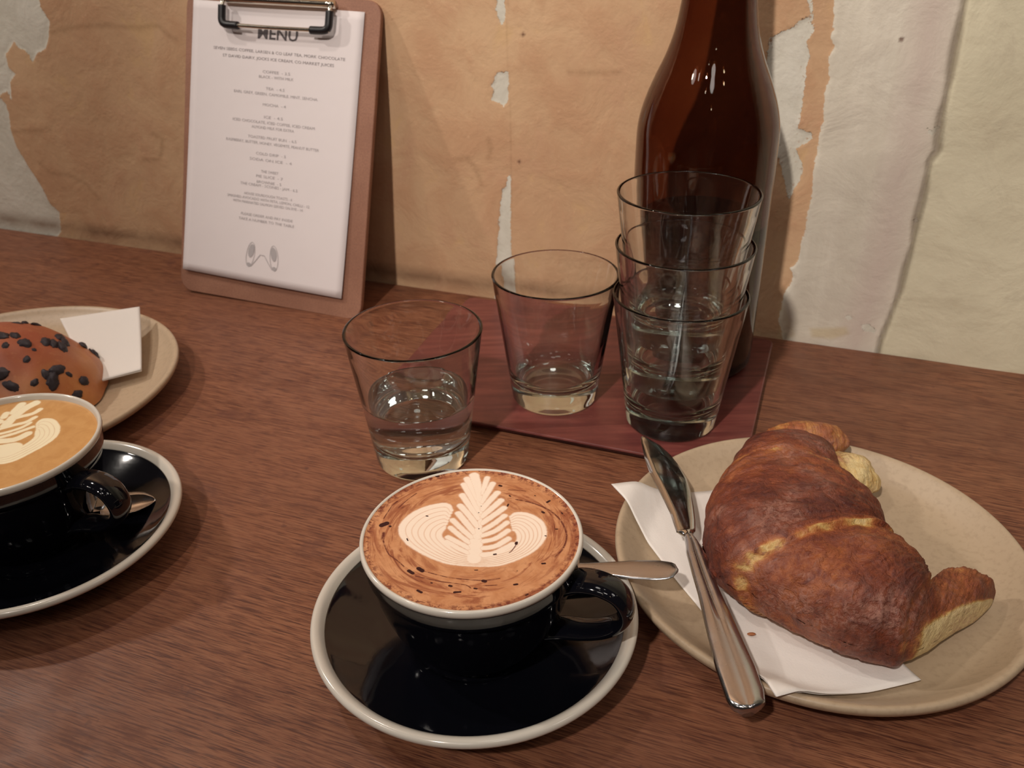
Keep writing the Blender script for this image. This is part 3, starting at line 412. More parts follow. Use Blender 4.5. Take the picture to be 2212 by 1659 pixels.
def foam_field(X, Y, items, k=.25):
    f = np.full(X.shape, -9.)
    for pts, w_ in items:
        if w_ is None: continue
        f = np.maximum(f, (w_ - seg_dist(X, Y, pts)))
    return f
def coffee(name, c, z, R_, items, gaps, cocoa, label, mat, n, nb):
    def smp(P, m=5):
        if len(P) < 3: return P
        out = []
        for i in range(len(P)-1):
            p0, p1, p2, p3 = [Vector(P[min(max(k, 0), len(P)-1)]) for k in (i-1, i, i+1, i+2)]
            for k in range(m):
                t = k/m; out.append(tuple(.5*((2*p1)+(p2-p0)*t+(2*p0-5*p1+4*p2-p3)*t*t+(3*p1-p0-3*p2+p3)*t**3)))
        return out+[tuple(P[-1])]
    items = [(smp(p), w_) for p, w_ in items]; gaps = [smp(p) for p in gaps]; cocoa = [(smp(p, 3), w_) for p, w_ in cocoa]
    a = np.linspace(0, 2*np.pi, n+1); r = R_*1000*np.sqrt(np.linspace(0, 1, n//2)); r = np.linspace(0, 1, n//2)*R_*1000
    RR, AA = np.meshgrid(r, a, indexing='ij'); X = RR*np.cos(AA); Y = RR*np.sin(AA)
    leaf = [(p, w_) for p, w_ in items if w_ is not None]; bands = [p for p, w_ in items if w_ is None]
    f1 = np.full(X.shape, -9.); second = np.full(X.shape, -9.)
    for p, w_ in leaf:
        v = w_ - seg_dist(X, Y, p); second = np.maximum(second, np.minimum(v, f1)); f1 = np.maximum(f1, v)
    crease = np.clip(1 - (f1-second)/.30, 0, 1)*np.clip((second+.5)/.5, 0, 1)*np.clip((1.7-f1)/.6, 0, 1)
    # wings: width of each band from its neighbours
    fw_ = np.full(X.shape, -9.)
    for h in range(max(len(bands)//nb, 1)):
        grp = bands[h*nb:(h+1)*nb]
        for i, p in enumerate(grp):
            q = grp[i+1] if i+1 < len(grp) else grp[i-1]
            for s in range(len(p)-1):
                w0 = .56*math.dist(p[s], q[s])+.05; w1 = .56*math.dist(p[s+1], q[s+1])+.05
                ax, ay = p[s]; dx, dy = p[s+1][0]-ax, p[s+1][1]-ay; L = dx*dx+dy*dy+1e-9; t = np.clip(((X-ax)*dx+(Y-ay)*dy)/L, 0, 1)
                fw_ = np.maximum(fw_, (w0*(1-t)+w1*t) - np.hypot(X-ax-t*dx, Y-ay-t*dy))
    g = np.full(X.shape, 9.)
    for p in gaps: g = np.minimum(g, seg_dist(X, Y, p))
    foam = np.maximum(f1, fw_)
    gap = np.clip(1.15-g/.34, 0, 1)*np.clip((fw_-f1+.3)/.5, 0, 1)
    ox, oy = np.mean([p[-1] for p, w_ in items if w_], axis=0) if len(leaf) else (0, 0)
    me_o = None
    P = np.stack([X/1000, Y/1000, np.where(RR > R_*1000-1.2, .0004*(RR-R_*1000+1.2)/1.2, 0)+0*X], -1)
    o = grid_mesh(name, P, len(r), len(a), mat); o.location = (c[0], c[1], z); fixn(o)
    bm = bmesh.new(); bm.from_mesh(o.data)
    if sum(fc.normal.z for fc in list(bm.faces)[:2000]) < 0: bmesh.ops.reverse_faces(bm, faces=bm.faces)
    bm.to_mesh(o.data); bm.free()
    attrf(o.data, 'foam', foam); attrf(o.data, 'gap', np.clip(gap+crease*.8, 0, 1))
    co_ = np.zeros(X.shape)
    st_ = np.zeros(X.shape)
    for p, w_ in cocoa:
        long_ = sum(math.dist(a_, b_) for a_, b_ in zip(p, p[1:])) > 3
        if long_: st_ = np.maximum(st_, np.clip(1-seg_dist(X, Y, p)/(w_*.5+.35), 0, 1))
        else: co_ = np.maximum(co_, w_*.5 - seg_dist(X, Y, p) + .35)
    attrf(o.data, 'cocoa', co_); attrf(o.data, 'streak', st_); attrf(o.data, 'rad', RR/(R_*1000)); attrf(o.data, 'ang', (AA/(2*np.pi)))
    av = o.data.attributes.new('swirl', 'FLOAT_VECTOR', 'POINT')
    sw = np.stack([RR*np.cos(AA*1)*.0+RR/ (R_*1000)*1., np.cos(AA), np.sin(AA)], -1); av.data.foreach_set('vector', sw.astype(np.float32).ravel())
    return tag(o, label, 'coffee')
def coffee_mat(name, base1, base2, dust, milk):
    t = NT(name); co = t.coord('Object'); fo = t.attr('foam').outputs['Fac']; gp = t.attr('gap').outputs['Fac']; cc = t.attr('cocoa').outputs['Fac']; rd = t.attr('rad').outputs['Fac']
    sw = t.attr('swirl').outputs['Vector']; ms = t.n('ShaderNodeMapping'); t.t.links.new(sw, ms.inputs[0]); ms.inputs['Scale'].default_value = (11, 1.6, 1.6)
    n1 = t.noise(co, 110, 4, .6, .6); n2 = t.noise(co, 900, 3, .6); n3 = t.noise(ms.outputs[0], 1, 5, .65, 1.2); n4 = t.noise(co, 420, 4, .7, .4)
    c = t.mix(t.ramp(n1, .3, .7), base1, base2)
    if dust:
        c = t.mix(t.math('MULTIPLY', t.ramp(n3, .46, .62), t.ramp(rd, .35, .70, .2, .95)), c, (.33, .105, .048))
        c = t.mix(t.math('MULTIPLY', t.ramp(n3, .63, .69), t.ramp(rd, .6, .8, .0, .9)), c, (.12, .022, .015))
        c = t.mix(t.math('MULTIPLY', t.ramp(n3, .40, .28), .5), c, (.66, .30, .12))
        c = t.mix(t.math('MULTIPLY', t.ramp(n4, .46, .60), t.ramp(rd, .90, .975, 0, .9)), c, (.15, .028, .02))
    jit = t.math('MULTIPLY', t.math('SUBTRACT', n4, .5), .9)
    f = t.ramp(t.math('ADD', fo, jit), -.55, .55)
    halo = t.ramp(fo, -2.6, .4, 0, .45)
    c = t.mix(halo, c, base2); gpm = t.math('MULTIPLY', gp, t.ramp(n1, .25, .6, .55, .95))
    mk = t.mix(gpm, milk, tuple(.5*a+.5*b for a, b in zip(base2, milk)) if dust else tuple(.35*a+.65*b for a, b in zip(base1, milk)))
    c = t.mix(f, c, mk)
    if dust: c = t.mix(t.math('MULTIPLY', t.ramp(t.attr('streak').outputs['Fac'], .1, .9), t.ramp(n4, .33, .52, .25, 1.)), c, (.13, .026, .018))
    if dust: c = t.mix(t.ramp(t.math('ADD', cc, t.math('MULTIPLY', jit, .7)), .25, .5), c, (.035, .006, .008))
    nb = t.bump(n2, .06, .0002)
    return t.p(color=c, rough=.34, normal=nb, sss=.0, coat=.0, spec=.35)
MC1 = coffee_mat('cocoa_dusted_foam', (.50, .205, .088), (.66, .325, .160), True, (.96, .80, .66))
MC2 = coffee_mat('plain_latte_foam', (.56, .285, .095), (.64, .35, .13), False, (.97, .87, .62))
coffee('coffee', C1, .0682, .0471, D['foam'], D['gaps'], D['cocoa'], 'cocoa-dusted coffee with a white milk rosetta in the front cup', MC1, 640, 7)
coffee('coffee', C2, .0655, .0462, D['lfoam'], D['lgaps'], [], 'golden latte with pale leaf art in the left cup', MC2, 360, 5)

# ---------------------------------------------------------------- plates
def plate(x, y, R_, zr, label, mat):
    e = empty('plate', (x, y, 0), label, 'plate', 'sand-coloured stoneware plates')
    k = R_/.1030
    under = [(0, .0020), (.050*k, .0020), (.0545*k, .0004), (.0575*k, .0004), (.061*k, .0030), (.080*k, .0062), (.094*k, zr-.0078), (.1010*k, zr-.0036), (R_-.0004, zr-.0014), (R_, zr+.0004), (R_-.0008, zr+.0018), (R_-.0024, zr+.0020), (R_-.0044, zr+.0008), (R_-.0090, zr-.0032), (.086*k, .0094), (.074*k, .0078), (.05*k, .0068), (.02*k, .0066), (0, .0066)]
    lathe('dish', smoothprof(under, 3), mat, e, 144); return e
PC = (.1535, .3466); PL = (-.357, .542)
plate(*PC, .1022, .0180, 'sand-coloured plate under the croissant, knife and napkin', M_tan)
plate(*PL, .1185, .0180, 'sand-coloured plate under the fruit bun at left', M_tan2)
def psurf(x, y, c, R_, zr=.018):
    r = math.hypot(x-c[0], y-c[1]); k = R_/.1030
    pts = [(0, .0066), (.05*k, .0068), (.074*k, .0078), (.086*k, .0094), (R_-.009, zr-.0032), (R_-.0044, zr+.0008), (R_-.0016, zr+.002), (R_+.004, zr+.002), (R_+.05, zr+.002)]
    for (a, b), (c2, d) in zip(pts, pts[1:]):
        if r <= c2: return b+(d-b)*(r-a)/(c2-a)
    return zr+.002

# ---------------------------------------------------------------- napkins
def sheet(name, corners, c, R_, mat, label, off=.0009, nx=44, ny=44, lift=None, warp=None, th=.0005, layers=2):
    e = empty(name, (c[0], c[1], 0), label, 'napkin', 'white paper napkins')
    for L in range(layers):
        vs = []
        for i in range(nx+1):
            for j in range(ny+1):
                s, t = i/nx, j/ny; sh = .985 if L == 0 and layers > 1 else 1.
                s_ = .5+(s-.5)*sh; t_ = .5+(t-.5)*sh
                x = (corners[0][0]*(1-s_)+corners[1][0]*s_)*(1-t_)+(corners[3][0]*(1-s_)+corners[2][0]*s_)*t_
                y = (corners[0][1]*(1-s_)+corners[1][1]*s_)*(1-t_)+(corners[3][1]*(1-s_)+corners[2][1]*s_)*t_
                if warp: x, y = warp(x, y, s, t)
                z = psurf(x, y, c, R_)+off+L*.0009
                if lift: z += lift(s, t, L)
                z += .0002*math.sin(9*s+3*t)*math.sin(7*t+1)
                vs.append((x-c[0], y-c[1], z))
        fs = [(i*(ny+1)+j, (i+1)*(ny+1)+j, (i+1)*(ny+1)+j+1, i*(ny+1)+j+1) for i in range(nx) for j in range(ny)]
        o = mesh('ply', vs, fs, mat, e); md = o.modifiers.new('thick', 'SOLIDIFY'); md.thickness = .00028; md.offset = 1
    return e
def warp1(x, y, s, t):
    # left edge bows inward towards the croissant, edges slightly wavy
    b = math.sin(math.pi*min(max(s, 0), 1))*(1-t)**2
    return x+.0045*b+.0006*math.sin(11*s)*(1-t), y+.002*b
def lift1(s, t, L):
    return .0035*max(0, 1-s*4)*(1-t) + .0004*L*(max(0, s-.75)*4)*max(0, 1-t*1.4) + .0006*max(0, 1-abs(t-.12)*9)*(.3+.7*s)*(L) + .0008*max(0, t-.7)*3*L
sheet('napkin', D['napkin'], PC, .1022, M_napkin, 'white paper napkin under the knife and croissant', lift=lift1, warp=warp1)
ln = D['lnap']; zc = [.0335, .0165, .0150, .0345]
en = empty('napkin', (PL[0], PL[1], 0), 'white paper napkin with raised corner beside the fruit bun', 'napkin', 'white paper napkins')
for L in range(2):
    vs = []; nx = ny = 26
    for i in range(nx+1):
        for j in range(ny+1):
            s, t = i/nx, j/ny
            x = (ln[0][0]*(1-s)+ln[1][0]*s)*(1-t)+(ln[3][0]*(1-s)+ln[2][0]*s)*t; y = (ln[0][1]*(1-s)+ln[1][1]*s)*(1-t)+(ln[3][1]*(1-s)+ln[2][1]*s)*t
            z = (zc[0]*(1-s)+zc[1]*s)*(1-t)+(zc[3]*(1-s)+zc[2]*s)*t
            z = max(z - L*.0012*(1-t*.5) - .0022*math.sin(math.pi*s)*(1-t), psurf(x, y, PL, .1185)+.0006)
            vs.append((x-PL[0], y-PL[1], z))
    o = mesh('ply', vs, [(i*(ny+1)+j, (i+1)*(ny+1)+j, (i+1)*(ny+1)+j+1, i*(ny+1)+j+1) for i in range(nx) for j in range(ny)], M_napkin, en)
    md = o.modifiers.new('thick', 'SOLIDIFY'); md.thickness = .00028

# ---------------------------------------------------------------- croissant
def pastry_mat():
    t = NT('glossy_baked_croissant_crust'); co = t.coord('Object'); bk = t.attr('bake').outputs['Fac']; fl_ = t.attr('flow').outputs['Vector']
    m = t.n('ShaderNodeMapping'); t.t.links.new(fl_, m.inputs[0]); m.inputs['Scale'].default_value = (46, 3.2, 1)
    ns = t.noise(m.outputs[0], 1, 6, .68, .9); nb_ = t.noise(co, 85, 5, .62, .9); nf = t.noise(co, 420, 4, .65, .5); nl = t.noise(co, 32, 3, .5, .5)
    vor = t.n('ShaderNodeTexVoronoi', feature='DISTANCE_TO_EDGE'); t.t.links.new(co, vor.inputs['Vector']); vor.inputs['Scale'].default_value = 150
    b = t.math('ADD', bk, t.math('MULTIPLY', t.math('SUBTRACT', ns, .5), .55)); b = t.math('ADD', b, t.math('MULTIPLY', t.math('SUBTRACT', nb_, .5), .62)); b = t.math('ADD', b, t.math('MULTIPLY', t.math('SUBTRACT', nf, .5), .35))
    r = t.n('ShaderNodeValToRGB'); t.set(r.inputs[0], b); el = r.color_ramp.elements
    el[0].position = 0; el[0].color = (.80, .63, .32, 1); el[1].position = 1.0; el[1].color = (.085, .016, .010, 1)
    for p_, c_ in ((.22, (.66, .43, .15, 1)), (.38, (.47, .20, .055, 1)), (.55, (.33, .095, .028, 1)), (.78, (.185, .040, .016, 1))):
        e = el.new(p_); e.color = c_
    bl = t.mix(t.math('MULTIPLY', t.ramp(nl, .46, .66), t.ramp(nf, .42, .60, .1, .55)), r.outputs[0], (.43, .21, .15)); bl = t.mix(t.math('MULTIPLY', t.ramp(nb_, .56, .70), t.ramp(ns, .45, .6, .1, .6)), bl, (.09, .018, .014))
    vn = t.n('ShaderNodeTexVoronoi', feature='SMOOTH_F1'); t.t.links.new(co, vn.inputs['Vector']); vn.inputs['Scale'].default_value = 190
    nn = t.bump(nf, .8, .0010); nn = t.bump(nb_, .8, .0028, nn); nn = t.bump(ns, .7, .0016, nn); nn = t.bump(vn.outputs[0], .35, .0008, nn)
    return t.p(color=bl, rough=t.ramp(nf, .35, .7, .42, .72), normal=nn, coat=.08, coatr=.3, sss=.0)
M_cro = pastry_mat()
stn = D['cro']; ZB = .0090
seams = [(3.0, .055, 1), (7.2, .045, 1), (11.1, .11, 1)]   # station position, drop, direction
def cro_station(s):
    i = min(int(s), len(stn)-2); t = s-i
    def cr(k):
        p0, p1, p2, p3 = stn[max(i-1, 0)][k], stn[i][k], stn[i+1][k], stn[min(i+2, len(stn)-1)][k]
        return .5*(2*p1+(p2-p0)*t+(2*p0-5*p1+4*p2-p3)*t*t+(3*p1-p0-3*p2+p3)*t**3)
    return [cr(k) for k in range(5)]
NS, NP = 300, 150
Pv = []; bake = []; flow = []
for a in range(NS+1):
    s = (len(stn)-1)*a/NS
    for k in range(NP+1):
        phi = 2*math.pi*k/NP
        side = -math.cos(phi)   # -1 left/near, +1 right/far
        ss = min(max(s, 0), len(stn)-1)
        lx, ly, rx, ry, h = cro_station(ss)
        cx, cy = (lx+rx)/2, (ly+ry)/2; dx, dy = (rx-lx)/2, (ry-ly)/2
        # end closure
        e0 = min(ss/.9, 1); e1 = min((len(stn)-1-ss)/.9, 1); clo = math.sqrt(max(1-(1-e0)**2, 0))*math.sqrt(max(1-(1-e1)**2, 0))
        # seam steps: sawtooth wobbling around the body
        sp = ss + .28*math.sin(phi*1.0+.6) + .10*math.sin(phi*3+ss) + .10*noise.noise(Vector((phi*1.3, ss*.3, 3)))
        m = 1.; seamb = 0.
        for q, drop, dr in seams:
            d = sp-q
            m -= drop*(1/(1+math.exp(-(-d if q < 5 else d)*26)))*1.0
            m += (.035*math.exp(-(d/.5)**2) if (q < 5 and d > 0) or (q > 5 and d < 0) else -.018*math.exp(-(d/.30)**2))
            seamb = max(seamb, math.exp(-(d/.22)**2)*(1.25 if 6 < q < 9 else .85))
        m = m + (.055 if ss < 3 else 0)*0
        # lesser leafy ridges that run parallel to the seams
        m += .007*math.sin(sp*9.5+noise.noise(Vector((phi*2, sp, 0)))*3)+.004*math.sin(sp*21+phi)
        cc, sn = math.cos(phi), math.sin(phi)
        ex = .86
        px = math.copysign(abs(cc)**ex, -cc); pz = math.copysign(abs(sn)**.80, sn)
        hz = h*(.60 if pz > 0 else .40)
        zc_ = ZB + h*.40
        x = cx+dx*px*m*clo; y = cy+dy*px*m*clo; z = zc_+pz*hz*(m if pz > 0 else 1)*clo
        z = max(z, psurf(x, y, PC, .1022) + .0022 + .0006*abs(math.sin(ss*3+phi)))
        nv = noise.noise(Vector((x*55, y*55, z*55)))*.0018 + noise.noise(Vector((x*150, y*150, z*150)))*.0010 + abs(noise.noise(Vector((x*90+sp*3, y*90, z*60))))*.0012 + .0006*noise.noise(Vector((sp*22, phi*2.2, 0)))
        x += nv*px*.8; y += nv*px*.4; z += nv*(max(pz, 0))
        Pv.append((x, y, z))
        hh = (z-ZB)/max(h, 1e-3)
        bk = .80 + .10*math.sin(ss*1.3+.5) + .12*noise.noise(Vector((x*30, y*30, z*30+5)))
        bk -= .40*seamb*min(1, hh*2.2)*max(0, .25+1.1*(noise.noise(Vector((phi*4, s*2.5, 1)))+.35)+.5*noise.noise(Vector((phi*11, s*5, 2))))
        bk -= .40*max(0, 1-hh*2.6)                           # paler toward the foot
        if ss > 11.2:                                          # the tip shows pale inner dough low on the near side
            k_ = max(0, min(1, (ss-11.2)/.8)); lim = .48+.46*max(0, -side)
            bk -= 1.05*k_*max(0, min(1, (lim-hh)/.20+.15))*max(0, min(1, .75-side*.9))
            bk -= .06
        if 7.0 < ss < 9.2: bk += .02
        bake.append(bk); flow.append((ss/15., phi, 0))
Pv = np.array(Pv)
cr = grid_mesh('croissant', Pv, NS+1, NP+1, M_cro); fixn(cr)
attrf(cr.data, 'bake', np.array(bake)); av = cr.data.attributes.new('flow', 'FLOAT_VECTOR', 'POINT'); av.data.foreach_set('vector', np.array(flow, np.float32).ravel())
ce = cr; tag(ce, 'large glossy brown croissant lying on the napkin and plate', 'croissant')
# torn pale flap of dough at the far end and the shaggy top corner
def lump(name, c, r, seed, bk, parent, sq=1.):
    bm = bmesh.new(); bmesh.ops.create_icosphere(bm, subdivisions=5, radius=1)
    for v in bm.verts:
        d = v.co.normalized(); f = 1+.16*noise.noise(d*1.6+Vector((seed, 0, 0)))+.06*noise.noise(d*5+Vector((0, seed, 0)))
        v.co = Vector((c[0]+d.x*r[0]*f, c[1]+d.y*r[1]*f, c[2]+d.z*r[2]*f))
    o = bmobj(name, bm, M_cro, parent); n_ = len(o.data.vertices); co = np.zeros(n_*3); o.data.vertices.foreach_get('co', co); co = co.reshape(-1, 3)
    attrf(o.data, 'bake', np.array([bk(p) for p in co])); a_ = o.data.attributes.new('flow', 'FLOAT_VECTOR', 'POINT'); a_.data.foreach_set('vector', (co*np.array([8, 14, 8])).astype(np.float32).ravel()); return o
lump('end_flap', (.1850, .4035, .0215), (.0185, .0175, .0120), 2.3, lambda p: .10+.5*max(0, (.186-p[0])/.012), cr)['label'] = 'pale torn flap of dough'
lump('end_flap', (.1690, .4270, .0300), (.0240, .0115, .0115), 7.1, lambda p: .50+.06*math.sin(p[0]*400), cr)['label'] = 'ragged golden far corner'
bm = bmesh.new(); bmesh.ops.create_icosphere(bm, subdivisions=2, radius=1)
for v in bm.verts: v.co = Vector((.1085+v.co.x*.0021, .2965+v.co.y*.0009, .0112+v.co.z*.0006))
cb = bmobj('crumb', bm, simple('crumb_brown', (.36, .13, .05), .7)); tag(cb, 'small brown crust crumb on the napkin beside the croissant', 'crumb')

# ---------------------------------------------------------------- fruit bun
def bun_mat():
    t = NT('soft_baked_bun_crust'); co = t.coord('Object'); a = t.noise(co, 40, 4, .6, .4); b = t.noise(co, 260, 4, .65); z = t.attr('hgt').outputs['Fac']
    c = t.mix(t.ramp(a, .3, .7), (.44, .135, .045), (.53, .215, .068)); c = t.mix(t.ramp(z, .35, .98, 0, .75), c, (.30, .065, .040)); c = t.mix(t.ramp(b, .55, .75, 0, .3), c, (.56, .26, .12))
    return t.p(color=c, rough=.42, normal=t.bump(b, .25, .0006, t.bump(a, .3, .002)), coat=.1, coatr=.35)
BC = Vector((-.3500, .5330, .0085)); BR = (.0650, .0600, .0520)
def bun_pt(d):
    f = 1+.05*noise.noise(d*1.7+Vector((3, 1, 0)))+.02*noise.noise(d*4)
    zz_ = max(d.z, -.12); hx = 1-.20*max(zz_, 0)**1.5
    return Vector((d.x*BR[0]*f*hx*(1+.12*max(0, -d.z)), d.y*BR[1]*f*hx, max(zz_*BR[2]*f, -.0006)+.0006))
bm = bmesh.new(); bmesh.ops.create_icosphere(bm, subdivisions=6, radius=1)
for v in bm.verts: v.co = bun_pt(v.co.normalized())
be = empty('fruit_bun', BC, 'domed orange-brown bun studded with dark fruit on the left plate', 'bun')
bo_ = bmobj('bun_body', bm, bun_mat(), be); zz_ = np.zeros(len(bo_.data.vertices)*3); bo_.data.vertices.foreach_get('co', zz_); attrf(bo_.data, 'hgt', zz_.reshape(-1, 3)[:, 2]/.05)
Mcur = NT('dark_currant'); nn_ = Mcur.noise(Mcur.coord('Object'), 500, 3); Mcur = Mcur.p(color=(.020, .012, .020), rough=.38, normal=Mcur.bump(nn_, .5, .0006))
CUR = [[0.249, -0.127, 0.96, 0.0042, 1.2], [0.373, -0.063, 0.926, 0.00336, 1.1], [0.5, -0.157, 0.852, 0.0042, 1], [0.569, -0.357, 0.741, 0.00252, 1.2], [0.369, -0.621, 0.692, 0.00462, 1.2], [0.48, -0.675, 0.56, 0.00378, 1.5], [0.654, -0.543, 0.526, 0.00252, 1.2], [0.631, 0.059, 0.773, 0.00378, 1.3], [0.689, 0.09, 0.719, 0.00378, 1.3], [0.634, 0.37, 0.679, 0.0042, 1.4], [0.705, 0.296, 0.644, 0.00378, 1.4], [0.748, 0.116, 0.654, 0.0042, 1.3], [0.702, 0.583, 0.409, 0.0042, 1.4], [0.789, 0.548, 0.279, 0.0042, 1.2], [0.769, 0.555, 0.318, 0.00252, 1.2], [0.731, -0.402, 0.551, 0.00336, 1.2], [0.775, -0.406, 0.485, 0.00462, 1.4], [0.797, -0.266, 0.542, 0.0042, 1.3], [0.792, -0.43, 0.434, 0.00336, 1.3], [0.948, -0.123, 0.293, 0.00378, 1.1], [0.924, -0.317, 0.216, 0.00336, 1.2], [0.872, 0.48, 0.098, 0.00378, 1.4], [0.187, 0.545, 0.817, 0.00294, 1.5], [0.296, 0.571, 0.766, 0.00294, 1.8], [0.191, 0.389, 0.901, 0.00252, 1.5], [0.344, -0.293, 0.892, 0.00252, 1.2], [0.87, -0.213, 0.445, 0.0021, 1.3], [0.105, -0.24, 0.965, 0.0042, 1.2], [0.136, -0.595, 0.792, 0.0042, 1.1], [-0.071, -0.378, 0.923, 0.00378, 1.2], [0.595, -0.196, 0.78, 0.00168, 1]]

bm = bmesh.new(); bmesh.ops.create_icosphere(bm, subdivisions=3, radius=1)
for v in bm.verts: v.co = v.co*(1+.28*noise.noise(v.co*2.2))
cur0 = bmobj('currant', bm, Mcur, be)
first = True
for (dx_, dy_, dz_, sc, el_) in CUR:
    d = Vector((dx_, dy_, dz_)).normalized(); p = bun_pt(d)
    o = cur0 if first else cur0.copy()
    if not first: link(o, be)
    first = False
    o.location = p - d*.0004; o.rotation_euler = (Matrix.Rotation(random.uniform(0, 6.28), 3, d) @ d.to_track_quat('Z', 'Y').to_matrix()).to_euler(); o.scale = (sc*el_, sc/el_**.5, sc*.55)

# ---------------------------------------------------------------- knife
kL, kR = D['kL'], D['kR']
def resample(P, m):
    P = [Vector(p) for p in P]; L = [0]
    for a, b in zip(P, P[1:]): L.append(L[-1]+(b-a).length)
    out = []
    for i in range(m):
        s = L[-1]*i/(m-1); j = 0
        while j < len(L)-2 and L[j+1] < s: j += 1
        t = (s-L[j])/max(L[j+1]-L[j], 1e-9); out.append(P[j]*(1-t)+P[j+1]*t)
    return out
ax0 = Vector(kL[0]); ax1 = (Vector(kL[-1])+Vector(kR[-1]))/2; ad = (ax1-ax0).normalized(); pd = Vector((-ad.y, ad.x)); KLEN = (ax1-ax0).length
def ks(P):
    q = sorted(((Vector(p)-ax0).dot(ad), (Vector(p)-ax0).dot(pd)) for p in P); return [a for a, b in q], [b for a, b in q]
la, lb = ks(kL); ra_, rb_ = ks(kR)
sb = (Vector(kL[7])-ax0).dot(ad)       # blade/handle junction
ke = empty('knife', (ax0.x+ad.x*sb, ax0.y+ad.y*sb, .0215), 'stainless steel table knife lying across the plate edge and napkin', 'knife')
KO = Vector((ke.location.x, ke.location.y)); KZ0 = .0245-ke.location.z
def kn_loft(name, s0, s1, ms, prof, mat, zf=lambda s: 0, close=None):
    vs, fs = [], []; m = len(prof)
    for i in range(ms+1):
        s = s0+(s1-s0)*i/ms; l = np.interp(s, la, lb); r = np.interp(s, ra_, rb_)
        if close: 
            f = close(i/ms); c_ = (l+r)/2; l = c_+(l-c_)*f; r = c_+(r-c_)*f
        for (t, z) in prof:
            q = ax0+ad*s+pd*(l+(r-l)*t)-KO; zz2 = z(s) if callable(z) else z
            vs.append((q.x, q.y, KZ0+zz2+zf(s)))
    for i in range(ms):
        for k in range(m): j = (k+1) % m; fs.append((i*m+k, i*m+j, (i+1)*m+j, (i+1)*m+k))
    fs.append(tuple(range(m))[::-1]); fs.append(tuple(range(ms*m, (ms+1)*m))); return fixn(mesh(name, vs, fs, mat, ke))
bl = kn_loft('blade', .0004, sb, 60, [(0, -.0002), (.25, .0003), (.6, .00075), (.93, .0009), (1, .0005), (1, -.0007), (.9, -.0011), (.5, -.0009), (0, -.0004)], M_steelp)
s_in = sb+.0022
bol = kn_loft('bolster', sb-.0002, s_in+.004, 8, [(0, 0), (.12, .0013), (.5, .0019), (.88, .0013), (1, 0), (.88, -.0014), (.5, -.0019), (.12, -.0014)], M_steelp, close=lambda t: 1-.45*math.sin(math.pi*min(t*1.0, 1)*.5))
def gd(s): # longitudinal groove depth fades out two thirds of the way down
    return .0026 - .0017*max(0, min(1, 1-(s-sb-.045)/.02))
hd = kn_loft('handle', sb+.0035, KLEN-.0002, 70, [(0, 0), (.04, .0012), (.12, .0021), (.30, .0027), (.43, .0026), (.47, gd), (.53, gd), (.57, .0028), (.72, .0030), (.86, .0024), (.96, .0013), (1, 0), (.96, -.0014), (.8, -.0028), (.5, -.0032), (.2, -.0028), (.04, -.0014)], M_steel,
             close=lambda t: (.55+.45*min(1, t*9)) * (math.sqrt(max(1-max(0, (t-.965)/.035)**2*.75, .02))))
ke.rotation_euler = (0, 0, 0)

# ---------------------------------------------------------------- spoons
def spoon(name, tip, bowl, zt, zb, label, wtip, L_flip=False):
    """tip: handle end, bowl: bowl centre, both xy"""
    a = Vector(tip); b = Vector(bowl); d = (b-a).normalized(); p_ = Vector((-d.y, d.x)); L = (b-a).length+.017
    e = empty(name, (b.x, b.y, zb), label, 'spoon', 'small steel teaspoons')
    hw = [(0, .0006), (.0015, wtip*.62), (.004, wtip*.85), (.010, wtip), (.022, wtip*.92), (.045, .0030), (.070, .0022), (L-.038, .0024), (L-.033, .0045), (L-.026, .0090), (L-.017, .0108), (L-.008, .0088), (L-.002, .0042), (L, .0006)]
    hs_ = [x for x, _ in hw]; hv = [x for _, x in hw]; top, bot = [], []; ns, nc = 70, 13; vs = []
    for layer in (0, 1):
        for i in range(ns+1):
            s = L*i/ns; w_ = np.interp(s, hs_, hv); f = s/L
            zc2 = zt+(zb+.004-zt)*min(1, f*1.12) + .0022*math.sin(math.pi*min(f*1.15, 1))*-1
            inb = max(0, 1-((s-(L-.017))/.0185)**2)
            for j in range(nc):
                t = -1+2*j/(nc-1); q = a+d*s+p_*(w_*t)
                z = zc2 + (.0010 if layer == 0 else -.0008)*(1-t*t*.8)*(1 if inb == 0 else .25) - .0042*inb*(1-t*t)
                vs.append((q.x-b.x, q.y-b.y, z-zb))
    m = (ns+1)*nc; fs = []
    for i in range(ns):
        for j in range(nc-1):
            k = i*nc+j; fs.append((k, k+1, k+nc+1, k+nc)); fs.append((m+k, m+k+nc, m+k+nc+1, m+k+1))
        fs.append((i*nc, (i+1)*nc, m+(i+1)*nc, m+i*nc)); fs.append((i*nc+nc-1, m+i*nc+nc-1, m+(i+1)*nc+nc-1, (i+1)*nc+nc-1))
    fs.append(tuple([j for j in range(nc)]+[m+j for j in range(nc)][::-1])); fs.append(tuple([ns*nc+j for j in range(nc)]+[m+ns*nc+j for j in range(nc)][::-1]))
    # split into handle and bowl parts
    split = int(ns*(L-.036)/L); 
    def part(nm, i0, i1):
        vv, ff, mp = [], [], {}
        for f_ in fs:
            rows = [(k % m)//nc for k in f_]
            if min(rows) >= i0 and max(rows) <= i1:
                for k in f_:
                    if k not in mp: mp[k] = len(vv); vv.append(vs[k])
                ff.append(tuple(mp[k] for k in f_))
        return fixn(mesh(nm, vv, ff, M_steel, e))
    part('handle', 0, split); part('bowl', split, ns); return e
spoon('teaspoon', (.0765, .3165), (-.034, .3480), .0325, .0140, 'steel teaspoon sticking out from behind the front cup', .0070)
spoon('teaspoon', (-.300, .3890), (-.2185, .3985), .0120, .0128, 'steel teaspoon lying in the left saucer behind the cup handle', .0050)

